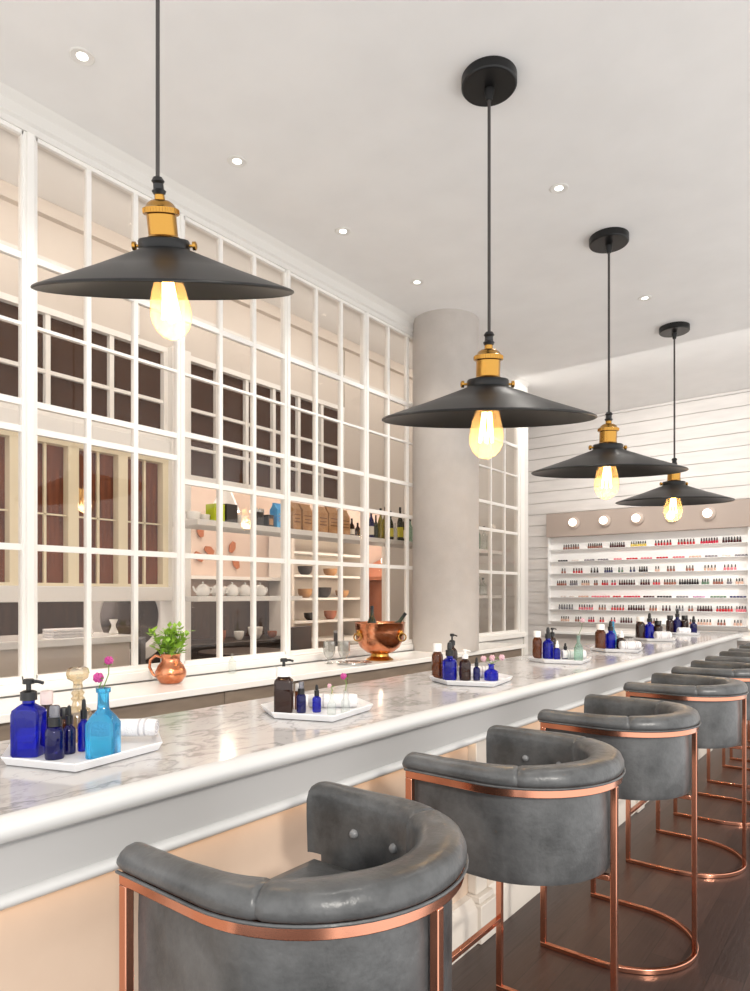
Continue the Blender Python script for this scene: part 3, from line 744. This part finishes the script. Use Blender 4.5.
for a, bb, hh, k in ((-.04,-.01,.025,'left'),(.0,.01,.03,'middle'),(.05,.02,.035,'right')):
    flower(-1.668, 3.11, ZT+.085, hh, (a, bb), M['bloomp'], .015, '%s pale pink flower of three in the squat cobalt vase' % k, 'pale pink flowers in the squat blue vase')
towel(-1.80, 3.17, CAM, .17, .03, 'rolled white towel behind the squat blue vase, third tray')
G4 = 'bottles on the fourth tray'
bottle('cap', -1.985, 4.37, .19, .065, M['amber'], M['cap_w'], 'amber bottle with white cap on the fourth tray', group=G4)
bottle('drop', -1.92, 4.405, .22, .075, M['cobalt'], M['blackp'], 'large cobalt dropper bottle on the fourth tray', group=G4)
bottle('pump', -1.93, 4.5, .21, .06, M['darkamb'], M['blackp'], 'brown bottle with black pump behind the fourth tray blue bottles', group=G4)
bottle('drop', -1.852, 4.40, .13, .045, M['cobalt'], M['cap_w'], 'small cobalt bottle with white top on the fourth tray', group=G4)
bottle('drop', -1.815, 4.455, .11, .045, M['cobaltd'], M['blackp'], 'small dark blue dropper bottle on the fourth tray beside the towel', group=G4)
bottle('vase', -1.70, 4.40, .17, .06, M['greencl'], None, 'pale green clear bottle vase on the fourth tray', 'vase')
flower(-1.70, 4.40, ZT+.17, .1, (.02,.02), M['bloomp'], .016, 'pale pink flower in the green bottle vase on fourth tray')
towel(-1.77, 4.49, CAM, .16, .032, 'rolled white towel beside the green bottle vase, fourth tray')
G5 = 'bottles on the fifth tray'
bottle('cap', -1.925, 5.46, .2, .085, M['amber'], M['cap_w'], 'amber bottle with white cap, leftmost on the fifth tray', group=G5)
bottle('drop', -1.865, 5.53, .23, .08, M['cobalt'], M['blackp'], 'large cobalt dropper bottle on the fifth tray', group=G5)
bottle('vase', -1.88, 5.63, .22, .06, M['turq'], None, 'turquoise bottle vase at the back of the fifth tray', 'vase')
bottle('drop', -1.79, 5.56, .15, .075, M['darkamb'], M['cap_w'], 'dark brown bottle with white dropper on the fifth tray', group=G5)
towel(-1.70, 5.50, CAM, .16, .035, 'rolled white towel on the fifth tray')
G6 = 'bottles on the sixth tray'
bottle('cap', -2.04, 6.93, .22, .09, M['darkamb'], M['cap_w'], 'dark brown bottle with white cap on the sixth tray', group=G6)
bottle('drop', -1.965, 6.98, .26, .085, M['cobalt'], M['blackp'], 'large cobalt dropper bottle on the sixth tray', group=G6)
bottle('cap', -1.90, 7.04, .18, .085, M['darkamb'], M['blackp'], 'short dark brown bottle with black cap on the sixth tray', group=G6)
towel(-1.83, 6.95, CAM, .15, .04, 'rolled white towel on the sixth tray')
G7 = 'bottles on the farthest tray'
bottle('cap', -2.08, 8.2, .2, .085, M['darkamb'], M['blackp'], 'dark brown bottle, leftmost on the farthest tray', group=G7)
bottle('drop', -2.01, 8.24, .28, .085, M['cobaltd'], M['blackp'], 'large dark blue dropper bottle on the farthest tray', group=G7)
bottle('cap', -1.945, 8.3, .2, .085, M['darkamb'], M['blackp'], 'dark brown bottle right of the blue dropper, farthest tray', group=G7)
bottle('drop', -1.84, 8.26, .2, .075, M['cobaltd'], M['blackp'], 'dark blue dropper bottle alone at the right of farthest tray', group=G7)
towel(-1.91, 8.11, CAM, .13, .035, 'rolled white towel on the farthest tray')

# ------------------------------------------------------------------ things on the window counter
ZL = 1.05
t = empty('copper_jug', (-3.21, 2.237, ZL), CAM)
MB().lathe([(.045,0),(.06,.006),(.083,.04),(.085,.065),(.07,.1),(.05,.125),(.05,.15),(.056,.165),(.051,.165),(.045,.15),(.045,.125),(.0,.12)], 32).build('body', M['copper2'], t, smooth=60)
MB().tube([(-.052,0,.145),(-.085,0,.155),(-.115,0,.13),(-.12,0,.09),(-.1,0,.05),(-.075,0,.035)], .008, 10).build('handle', M['copper2'], t)
tag(t, 'round copper jug with loop handle holding green herbs on the window ledge', 'jug')
t = empty('herb_bunch', (-3.21, 2.237, ZL+.12))
rnd = random.Random(3); st = MB(); lf = MB()
for k in range(34):
    a = rnd.uniform(0, 2*PI); rr = rnd.uniform(.01,.105); hh = rnd.uniform(.07,.17)-rr*.3
    tip = Vector((rr*math.cos(a), rr*math.sin(a), hh+.03)); b0 = Vector((tip.x*.25, tip.y*.25, .0))
    st.tube([b0, (b0+tip)/2+Vector((0,0,.01)), tip], .0018, 5)
    for q in range(7):
        p = b0+(tip-b0)*(.5+.09*q); d2 = Vector((rnd.uniform(-1,1), rnd.uniform(-1,1), rnd.uniform(.0,.9))).normalized(); s = rnd.uniform(.034,.052)
        sd = d2.cross(Vector((0,0,1))).normalized()*s*.36; up = sd.cross(d2).normalized()*s*.08
        lf.add([p, p+d2*s*.5+sd, p+d2*s, p+d2*s*.5-sd, p+d2*s*.5+up], [(0,1,4),(1,2,4),(2,3,4),(3,0,4)])
st.build('stems', M['stem'], t); lf.build('leaves', M['leaf'], t)
tag(t, 'bunch of fresh green herbs in the round copper jug', 'herbs')
t = empty('ice_bucket', (-3.09, 4.0, ZL), CAM)
MB().lathe([(.10,0),(.105,.006),(.095,.014),(.07,.03),(.066,.05)], 32).build('pedestal', M['brass'], t)
MB().lathe([(.066,.048),(.10,.06),(.15,.10),(.178,.155),(.185,.22),(.188,.275),(.195,.283),(.190,.287),(.180,.28),(.178,.22),(.17,.158),(.145,.108),(.0,.062)], 40).build('bowl', M['copper2'], t, smooth=60)
for sx in (-1, 1):
    t2 = MB().lathe([(0,0),(.022,0),(.024,.012),(.014,.02),(0,.022)], 14, (sx*.15,-.105,.21), Vector((sx*.8,-.6,0)).to_track_quat('Z','Y').to_matrix().to_4x4()).build('handle_boss', M['brass'], t)
    MB().tube([(sx*.165+.028*math.cos(a*PI/8), -.128, .18+.028*math.sin(a*PI/8)) for a in range(16)], .005, 8, closed=True).build('ring_handle', M['brass'], t)
tag(t, 'large hammered copper ice bucket on brass pedestal foot, window ledge', 'ice bucket')
def lean_bottle(x, y, rot, lb):
    o = bottle('wine', x, y, .29, .07, M['green'], M['blackp'], lb, 'bottle', 'bottles lying in the ice bucket', z=ZL+.12)
    o.rotation_euler = rot
lean_bottle(-3.11, 3.93, (0,-.0,0), 'dark bottle neck standing upright in the copper ice bucket')
lean_bottle(-3.07, 4.02, (-.3,.55,0), 'dark bottle neck leaning right out of the copper ice bucket')
for (x, y, k) in ((-3.20,3.55,'left'),(-3.14,3.64,'right')):
    t = empty('crystal_glass', (x, y, ZL))
    MB().lathe([(.028,0),(.032,.004),(.012,.015),(.008,.03),(.03,.05),(.045,.09),(.046,.16),(.043,.16),(.040,.09),(.0,.055)], 12).build('glass', M['crystal'], t, smooth=15)
    tag(t, '%s of two cut crystal goblets beside the copper ice bucket' % k, 'glass', 'crystal goblets on the window ledge')
t = empty('silver_tray', (-3.06, 3.66, ZL)); 
MB().lathe([(0,.002),(.10,.002),(.112,.008),(.125,.014),(.127,.012),(.112,.0),(0,0)], 36).build('dish', M['silver'], t); t.scale = (1,1,1)
for k in range(2):
    a = (-.3, PI-.3)[k]
    MB().tube([(.125*math.cos(a)+.02*math.cos(q*PI/6), .125*math.sin(a)+.02*math.sin(q*PI/6), .012) for q in range(12)], .003, 6, closed=True).build('ring_handle', M['silver'], t)
tag(t, 'small round silver tray in front of the crystal goblets', 'tray')
t = bottle('wine', -3.3, 2.75, .13, .045, M['clear'], None, 'small clear glass bottle on the ledge right of the copper jug', 'bottle', z=ZL)
t.name = 'glass_bottle'

# ------------------------------------------------------------------ shelves behind the glass
ZU = 2.045; XS = -3.75
sh = MB().box(XS-.14, XS+.14, 2.72, 5.58, ZU-.04, ZU).build('wall_shelf', M['white'], bevel=.004)
tag(sh, 'long white upper shelf behind the glass holding jars and paper bags', 'shelf')
sh2 = MB().box(XS-.14, XS+.14, 5.62, 7.1, ZU-.04, ZU).build('wall_shelf', M['white'], bevel=.004)
tag(sh2, 'white upper shelf behind the glass right of the column', 'shelf')
sh3 = MB().box(XS-.14, XS+.14, 2.72, 3.7, 1.50, 1.535)
ap = [(3.0+.78*i/10, 1.50-.055*(math.sin(PI*i/10)**.5)) for i in range(11)]
o = sh3.build('wall_shelf', M['white'], bevel=.004); tag(o, 'short white lower shelf behind the glass under the row of teapots', 'shelf')
o = MB().box(XS-.14, XS+.14, 5.62, 7.1, 1.50, 1.535).build('wall_shelf', M['white'], bevel=.004); tag(o, 'white lower shelf behind the glass right of the column', 'shelf')
def teapot(x, y, z, s, lb, lid=True):
    t = empty('teapot', (x, y, z), random.uniform(-.4,.4)); t.scale = (s,s,s)
    MB().lathe([(.04,0),(.06,.01),(.072,.045),(.068,.08),(.045,.105),(.0,.11)], 24).build('pot', M['porc'], t, smooth=60)
    MB().lathe([(.045,.105),(.03,.118),(.008,.122),(.008,.13),(.014,.138),(.006,.146),(0,.147)], 20).build('lid', M['porc'], t)
    MB().tube([(0,-.065,.04),(0,-.095,.06),(0,-.11,.10)], .011, 8, taper=[1.3,1,.7]).build('spout', M['porc'], t)
    MB().tube([(0,.06,.085),(0,.10,.09),(0,.11,.06),(0,.09,.035),(0,.065,.03)], .007, 8).build('handle', M['porc'], t)
    tag(t, lb, 'teapot', 'white teapots on the lower shelf')
for i, (y, nm) in enumerate([(2.87,'leftmost'),(3.0,'second from left'),(3.125,'middle'),(3.245,'second from right'),(3.39,'rightmost')]):
    teapot(XS, y, 1.535, .68, '%s white porcelain teapot on the lower shelf behind the glass' % nm)
def boxy(name, x, y, z, w, d_, h, m_, lb, cat, g=None, m2=None, rz=0):
    t = empty(name, (x, y, z), rz)
    MB().box(-d_/2, d_/2, -w/2, w/2, 0, h).build('body', m_, t, bevel=.004)
    if m2: MB().box(d_/2, d_/2+.002, -w*.3, w*.3, h*.25, h*.7).build('front_label', m2, t)
    tag(t, lb, cat, g); return t
def bowl(x, y, z, r, h, m_, lb, g=None):
    o = MB().lathe([(r*.5,0),(r*.9,h*.4),(r,h),(r*.93,h),(r*.8,h*.4),(0,h*.15)], 24).build('bowl', m_, smooth=60); o.location = (x,y,z); tag(o, lb, 'bowl', g)
bowl(XS, 2.79, ZU, .05, .06, M['porc'], 'cream bowl leftmost on the upper shelf behind the glass', 'bowls on the upper shelf')
bowl(XS, 2.885, ZU, .038, .05, M['porc'], 'small cream bowl left of the lime green box', 'bowls on the upper shelf')
boxy('tea_box', XS, 2.975, ZU, .09, .1, .13, M['lime'], 'lime green box on the upper shelf behind the glass', 'box')
boxy('tea_box', XS, 3.085, ZU, .1, .1, .14, M['blackbox'], 'dark brown box right beside the lime green box', 'box')
bowl(XS, 3.2, ZU, .055, .07, M['porc'], 'cream bowl right of the dark brown box', 'bowls on the upper shelf')
t = empty('tin_canister', (XS, 3.36, ZU)); MB().lathe([(0,0),(.048,0),(.05,.005),(.05,.11),(.0,.11)], 24).build('body', M['blackbox'], t); MB().lathe([(0,.11),(.052,.11),(.052,.135),(.03,.142),(0,.142)], 24).build('lid', M['silver'], t)
tag(t, 'dark round tin canister with silver lid on the upper shelf', 'canister')
boxy('tin_canister', XS, 3.46, ZU, .06, .09, .10, M['blackbox'], 'small square dark tin left of the blue packet', 'canister', m2=M['kraft'])
def bag(x, y, z, w, h, m_, lb, g):
    t = empty('paper_bag', (x, y, z)); mb = MB(); d_ = .09
    rings = []
    for zz, f, g_ in ((0,1,1),(h*.25,1.03,.98),(h*.75,.98,.96),(h*.86,1,.5),(h,1,.12)):
        rings.append([Vector((sx*d_/2*g_, sy*w/2*f, zz)) for sx, sy in ((-1,-1),(1,-1),(1,1),(-1,1))])
    mb.sweep(rings); mb.build('bag_body', m_, t, bevel=.003)
    MB().box(-.008,.008,-w/2-.003,w/2+.003,h*.93,h*1.0).build('folded_top', m_, t)
    MB().box(d_/2*.97, d_/2+.003, -w*.34, w*.34, h*.3, h*.34).box(d_/2*.97, d_/2+.003, -w*.3, w*.3, h*.42, h*.45).box(d_/2*.97, d_/2+.003, -w*.34, w*.34, h*.55, h*.58).build('printed_lines', M['kraftd'] if m_ is M['kraft'] else M['silver'], t)
    tag(t, lb, 'bag', g)
bag(XS, 3.565, ZU, .08, .2, M['bluebag'], 'bright blue foil packet on the upper shelf', 'packet')
for i, (y, w) in enumerate([(3.74,.09),(3.86,.115),(4.04,.12),(4.175,.125),(4.325,.11)]):
    bag(XS, y, ZU, w, .225+.01*(i == 3), M['kraft'], '%s kraft paper bag in the row on the upper shelf' % ['leftmost','second from left','middle','second from right','rightmost'][i], 'kraft paper bags on the upper shelf')
SB = [(4.43,.16,.05,'darkamb','label_w','short dark bottle with cream label beside the rightmost kraft bag'),
      (4.51,.13,.05,'darkamb',None,'short dark jar left of the row of oil bottles'),
      (4.7,.27,.055,'cobaltd','label_w','dark bottle with cream label, leftmost of the oil bottle row'),
      (4.77,.22,.045,'green',None,'slim dark green bottle second in the oil bottle row'),
      (4.84,.29,.055,'olive',None,'golden olive oil bottle third in the oil bottle row'),
      (4.91,.31,.05,'olive',None,'tall golden oil bottle fourth in the oil bottle row'),
      (4.99,.28,.06,'green','label_y','green bottle with yellow label, fifth in the oil bottle row'),
      (5.065,.18,.05,'clear',None,'short clear bottle sixth in the oil bottle row'),
      (5.145,.33,.06,'green','label_y','tallest green bottle with yellow label in the oil bottle row'),
      (5.22,.28,.055,'green','label_w','dark green bottle right of the tallest one in the row'),
      (5.31,.24,.06,'greencl',None,'pale bottle at the end of the row, partly behind the column')]
for y, h, w, g, p, lb in SB:
    bottle('wine', XS+.02, y, h, w, M[g], M['blackp'] if g != 'clear' else None, lb, 'bottle', 'bottles on the upper shelf behind the glass', z=ZU, paper=M[p] if p else None)
SB2 = [(6.25,.3,.07,'darkamb'),(6.33,.32,.06,'darkamb'),(6.46,.26,.07,'olive'),(6.54,.28,.08,'olive'),(6.62,.3,.08,'greencl'),(6.78,.28,.07,'clear'),(6.9,.27,.07,'clear')]
for i, (y, h, w, g) in enumerate(SB2):
    bottle('wine', XS+.02, y, h, w, M[g], M['blackp'], '%s bottle %s along the upper shelf right of the column' % ({'darkamb':'dark','olive':'golden','greencl':'pale green','clear':'clear'}[g], ['first','second','third','fourth','fifth','sixth','last'][i]), 'bottle', 'bottles on the shelf right of the column', z=ZU)
for i, (y, h, w, g) in enumerate([(6.25,.28,.09,'darkamb'),(6.37,.25,.09,'green'),(6.50,.3,.09,'olive'),(6.63,.3,.08,'clear'),(6.76,.2,.08,'clear')]):
    bottle('wine', XS+.02, y, h, w, M[g], M['blackp'], '%s bottle %s along the lower shelf right of the column' % ({'darkamb':'dark','green':'green','olive':'golden','clear':'clear'}[g], ['first','second','third','fourth','last'][i]), 'bottle', 'bottles on the lower shelf right of the column', z=1.535)

# ------------------------------------------------------------------ cafe room beyond
XV = -6.49
for i, (y, z, a) in enumerate([(4.92,2.29,.3),(5.05,2.07,1.2),(5.4,2.13,-.4),(5.46,1.93,.5),(4.9,1.99,.9),(4.98,1.52,.1)]):
    t = MB().sweep([[Vector((0, .045*math.cos(k*PI/3), .08*math.sin(k*PI/3))) for k in range(6)], [Vector((.02, .05*math.cos(k*PI/3), .08*math.sin(k*PI/3))) for k in range(6)]]).build('wall_leaf', M['orange'])
    t.location = (XV, y, z); t.rotation_euler = (a, 0, 0)
    tag(t, ['orange wall leaf highest on the far cafe wall','orange wall leaf left of centre on the far cafe wall','orange wall leaf right of centre on the far cafe wall','orange wall leaf lowest right on the far cafe wall','orange wall leaf at middle left of the far cafe wall','orange wall leaf low under the others on the far cafe wall'][i], 'wall ornament', 'orange leaf ornaments on the cafe wall')
# long rails/shelf on far wall
o = MB().box(XV, XV+.25, 4.6, 6.2, 1.72, 1.76).build('wall_shelf', M['white']); tag(o, 'pale long shelf fixed to the far cafe wall', 'shelf')
# sideboard
t = empty('sideboard', (-6.1, 4.6, 0)); MB().box(-.35,.35,-1.3,1.3,.08,.98).build('body', M['darkw'], t, bevel=.005); MB().box(-.37,.37,-1.32,1.32,.98,1.02).build('top', M['darkw'], t, bevel=.004)
for k in range(4): dd = MB().box(.35,.365,-1.27+.64*k,-.65+.64*k,.12,.94).build('door', M['darkw'], t, bevel=.003); MB().box(.365,.38,-.73+.64*k,-.71+.64*k,.45,.62).build('handle', M['silver'], dd)
tag(t, 'long dark wood sideboard against the far cafe wall', 'sideboard')
for i, (y, r, h, m_) in enumerate([(5.1,.06,.1,'porc'),(5.35,.09,.14,'porc'),(5.62,.06,.08,'orange'),(4.85,.05,.12,'orange')]):
    bowl(-6.0, y, 1.02, r, h, M[m_], '%s bowl on the dark sideboard in the cafe' % ['small white','large white','wide orange','narrow orange'][i], 'bowls on the sideboard')
# pale shelving unit
t = empty('shelving_unit', (-6.25, 6.75, 0))
MB().box(-.22,.2,-.75,-.7,0,2.35).box(-.22,.2,.7,.75,0,2.35).box(-.22,-.19,-.7,.7,0,2.35).build('carcass', M['pale_panel'], t)
for z in (.5,.95,1.2,1.5,1.8,2.1,2.33): MB().box(-.19,.2,-.7,.7,z-.03,z).build('shelf', M['white'], t)
tag(t, 'pale open shelving unit standing by the far cafe wall', 'shelving')
for i, (y, z, r, h, m_) in enumerate([(6.4,1.5,.1,.12,'kraft'),(6.75,1.5,.12,.14,'darkw'),(7.15,1.5,.1,.1,'kraft'),(6.5,1.2,.09,.1,'darkw'),(6.9,1.2,.09,.12,'terra'),(6.4,1.8,.1,.12,'darkw'),(6.9,1.8,.1,.1,'kraft')]):
    bowl(-6.2, y, z, r, h, M[m_], '%s on the %s shelf of the pale unit' % (['tan basket at left','dark bowl in the middle','tan basket at right','dark bowl at left','terracotta bowl at right','dark basket at left','tan basket at right'][i], 'middle' if z == 1.5 else ('lower' if z < 1.5 else 'upper')), 'bowls on the shelving unit')
# dining tables and chairs of the cafe
def table(x, y, r, z, mt, lb):
    t = empty('cafe_table', (x, y, 0)); MB().lathe([(0,z-.03),(r,z-.03),(r,z),(0,z)], 32).build('table_top', mt, t); MB().lathe([(0,0),(.22,0),(.22,.02),(.035,.04),(.035,z-.03),(0,z-.03)], 20).build('pedestal', M['blackp'], t)
    tag(t, lb, 'table')
table(-5.0, 4.3, .42, 1.0, M['darkw'], 'round dark high table behind the glass, left of the thick post')
table(-5.3, 6.6, .4, .98, M['porc'], 'round white high table behind the glass near the copper bucket')
def chair(x, y, rz, lb, m_):
    t = empty('cafe_chair', (x, y, 0), rz)
    MB().box(-.22,.22,-.22,.22,.62,.70).build('seat', m_, t, bevel=.02)
    rings = [[Vector((-.2+.08*math.cos(a*.45)*0-.03, .25*math.sin(a), z)) for a in (-1,-.5,0,.5,1)]+[Vector((-.27-.06*math.cos(a), .27*math.sin(a), z)) for a in (1,.5,0,-.5,-1)] for z in (.7,.9,1.1,1.16)]
    MB().sweep(rings).build('backrest', m_, t)
    for sx in (-.19,.19):
        for sy in (-.19,.19): MB().box(sx-.015,sx+.015,sy-.015,sy+.015,0,.62).build('leg', M['blackp'], t)
    tag(t, lb, 'chair', 'dark chairs in the cafe')
chair(-5.1, 3.55, .9, 'dark grey cafe chair left of the round dark table', M['grey'])
chair(-4.75, 5.0, -2.4, 'dark grey cafe chair right of the round dark table', M['grey'])
chair(-5.35, 5.75, .2, 'dark grey cafe chair between the two cafe tables', M['grey'])
chair(-5.1, 7.45, -1.6, 'brown cafe chair right of the round white table', M['terra'])
# white service counter at left
t = empty('service_counter', (-4.75, 1.9, 0))
MB().box(-.3,.3,-1.0,.85,0,1.2).build('body', M['pale_panel'], t, bevel=.004); MB().box(-.33,.36,-1.03,.88,1.2,1.25).build('top', M['porc'], t, bevel=.004)
tag(t, 'white service counter behind the glass at far left', 'counter')
t = empty('napkin_stack', (-4.58, 2.35, 1.25)); 
for k in range(3): MB().box(-.08,.08,-.14,.14,k*.02,k*.02+.018).build('napkin', M['towel'], t, bevel=.005)
tag(t, 'stack of folded white napkins on the service counter', 'napkins')
# round mirror and drapes beyond
t = empty('round_mirror', (-5.6, 3.45, 1.34)); Mx = Matrix.Rotation(PI/2, 4, 'Y')
MB().lathe([(.30,0),(.42,0),(.44,.03),(.42,.06),(.33,.06),(.30,.03)], 48, M=Mx, close=True).build('frame', M['porc'], t)
MB().lathe([(0,.01),(.31,.01),(.31,.02),(0,.02)], 48, M=Mx).build('mirror_glass', M['mirror'], t)
MB().box(-.03,.03,-.03,.03,-1.34,-.40).lathe([(0,-1.34),(.2,-1.34),(.2,-1.31),(0,-1.31)], 24).build('stand', M['porc'], t)
tag(t, 'round standing mirror with thick white frame behind the glass', 'mirror')
for i, (x, y, nm) in enumerate([(-4.75,2.98-.38,'left'),(-4.62,2.62+.1,'right')]):
    o = MB().lathe([(.03,0),(.035,.01),(.018,.05),(.015,.07),(.032,.11),(.028,.11),(.012,.07),(0,.05)], 16).build('bud_vase', M['porc']); o.location = (x,y,1.25); tag(o, '%s small white bud vase on the service counter' % nm, 'vase', 'bud vases in the cafe')
t = empty('dried_foliage', (-6.0, 3.95, 1.02)); mb = MB(); rnd = random.Random(5)
vs = MB().lathe([(.07,0),(.11,.08),(.09,.2),(.05,.26),(.055,.28)], 20).build('pot', M['darkw'], t)
for k in range(60):
    a = rnd.uniform(0,2*PI); rr = rnd.uniform(.05,.55); hh = .25+rnd.uniform(.1,.42); tip = Vector((rr*math.cos(a)*.5, rr*math.sin(a), hh))
    mb.tube([(0,0,.2), (tip.x*.4,tip.y*.4,hh*.75), tip], .003, 4)
    for q in range(6):
        p = Vector((tip.x*.3,tip.y*.3,hh*.7)).lerp(tip, q/5); d2 = Vector((rnd.uniform(-1,1),rnd.uniform(-1,1),rnd.uniform(-.5,.5))).normalized()*.07; sd = d2.cross(Vector((0,0,1))).normalized()*.018
        mb.add([p,p+d2*.5+sd,p+d2,p+d2*.5-sd],[(0,1,2,3)])
mb.build('branches', M['dried'], t); tag(t, 'spreading silver dried foliage in a dark pot on the sideboard', 'plant')
# terracotta oven hood
t = empty('oven_hood', (-6.0, 9.45, 0))
mb = MB(); pf = [(-1.9,1.75),(1.6,1.75),(1.6,2.6),(.6,2.6),(-.8,2.2),(-1.9,1.8)]
n = len(pf); mb.add([(-.45,p[0],p[1]) for p in pf]+[(.45,p[0],p[1]) for p in pf], [tuple(range(n)), tuple(reversed(range(n,2*n)))]+[(i,(i+1)%n,n+(i+1)%n,n+i) for i in range(n)])
mb.build('hood', M['terra'], t)
MB().box(-.42,.3,-1.7,1.5,0,1.75).build('base', M['terra'], t)
for y in (-1.35,-.55,.25): MB().box(.3,.33,y,y+.35,.95,1.7).build('lit_panel', M['terral'], t)
tag(t, 'terracotta oven surround with sloping hood at the far cafe end', 'oven')
def small_lamp(x, y, z, lb, cone=False):
    t = empty('hanging_lamp', (x, y, H)); h = z-H
    MB().tube([(0,0,h+.08),(0,0,0)], .005, 6).build('cord', M['cord'], t)
    if cone: MB().lathe([(.15,h-.12),(.045,h+.12),(.04,h+.14),(.04,h+.13),(.14,h-.12)], 28, close=True).build('shade', M['porc'], t)
    else:
        MB().lathe([(0,h+.05),(.03,h+.05),(.03,h+.1),(0,h+.1)], 14).build('socket', M['brass'], t); MB().sphere((0,0,h), .06, 16, 10).build('globe', M['globe'], t)
    ld = bpy.data.lights.new('lamp_light', 'POINT'); ld.energy = 14; ld.color = (1,.86,.68); ld.shadow_soft_size = .08
    lo = bpy.data.objects.new('lamp_light', ld); COL.objects.link(lo); lo.parent = t; lo.location = (0,0,h-.14)
    tag(t, lb, 'hanging lamp', None)
small_lamp(-5.3, 4.33, 2.50, 'white cone lamp hanging in the cafe behind the glass', True)
small_lamp(-5.2, 6.85, 1.98, 'lit globe lamp hanging in the cafe beside the thick window post')
small_lamp(-5.2, 7.65, 2.0, 'lit globe lamp hanging in the cafe, partly behind the column')

# ------------------------------------------------------------------ lights
W = bpy.data.worlds.new('world'); SC.world = W; W.use_nodes = True
bg = W.node_tree.nodes['Background']; bg.inputs[0].default_value = (1.0,.988,.972,1); bg.inputs[1].default_value = 1.7
def area(name, loc, rot, sx, sy, e, col=(1,1,1), spread=None):
    ld = bpy.data.lights.new(name, 'AREA'); ld.shape = 'RECTANGLE'; ld.size = sx; ld.size_y = sy; ld.energy = e; ld.color = col
    if spread: ld.spread = spread
    o = bpy.data.objects.new(name, ld); COL.objects.link(o); o.location = loc; o.rotation_euler = rot; return o
# warm strip light tucked under the lower moulding of the bar
area('bar_strip_light', (-1.503, 3.8, .882), (0, 0, 0), .02, 9.8, 2.2, (1,.66,.38))
# unseen fill panels added overhead to brighten the cafe
for y in (2.0, 4.8, 7.6, 10): area('cafe_fill', (-5.4, y, H-.02), (0,0,0), .6, 1.6, 48, (1,.94,.86))
area('screen_fill', (XW-.12, 3.0, H-.16), (0, math.radians(50), 0), .08, 7.5, 22, (1,.95,.88))  # added unseen strip that brightens the bulkhead behind the glass
# downlights
for (x, y) in [(-2.911,1.56),(-2.93,2.477),(-2.934,3.394),(-2.959,4.306),(-1.602,3.835),(-1.64,5.698),(-.3,1.0),(-.3,3.0),(-.3,5.0),(-.3,7.4)]:
    ld = bpy.data.lights.new('downlight_beam', 'SPOT'); ld.energy = 35; ld.spot_size = 1.6; ld.spot_blend = .8; ld.shadow_soft_size = .05; ld.color = (1,.95,.88)
    o = bpy.data.objects.new('downlight_beam', ld); COL.objects.link(o); o.location = (x, y, H-.03)
area('display_fill', (-2.2, 6.9, 3.95), (math.radians(48),0,0), 2.6, .3, 42, (1,.97,.92), math.radians(130))  # added fill, no fixture, lifting the back wall and display
# daylight from the street windows behind and to the right of the viewer
sd = bpy.data.lights.new('sun', 'SUN'); sd.energy = 1.6; sd.angle = math.radians(6); sd.color = (1,.95,.87)
so = bpy.data.objects.new('sun', sd); COL.objects.link(so)
so.rotation_euler = Vector((-.80,.50,-.42)).to_track_quat('-Z','Y').to_euler()

# ------------------------------------------------------------------ camera
cd = bpy.data.cameras.new('camera'); cd.sensor_fit = 'HORIZONTAL'; cd.sensor_width = 36; cd.lens = 36*666.7/750
cd.shift_y = 98.5/750; cd.clip_start = .03
co = bpy.data.objects.new('camera', cd); COL.objects.link(co); co.location = (0,0,1.55); co.rotation_euler = (PI/2, 0, math.radians(38.1))
SC.camera = co
SC.view_settings.view_transform = 'Standard'; SC.view_settings.look = 'None'; SC.view_settings.gamma = 1; SC.view_settings.exposure = 0.07
SC.cycles.max_bounces = 8; SC.cycles.transparent_max_bounces = 24
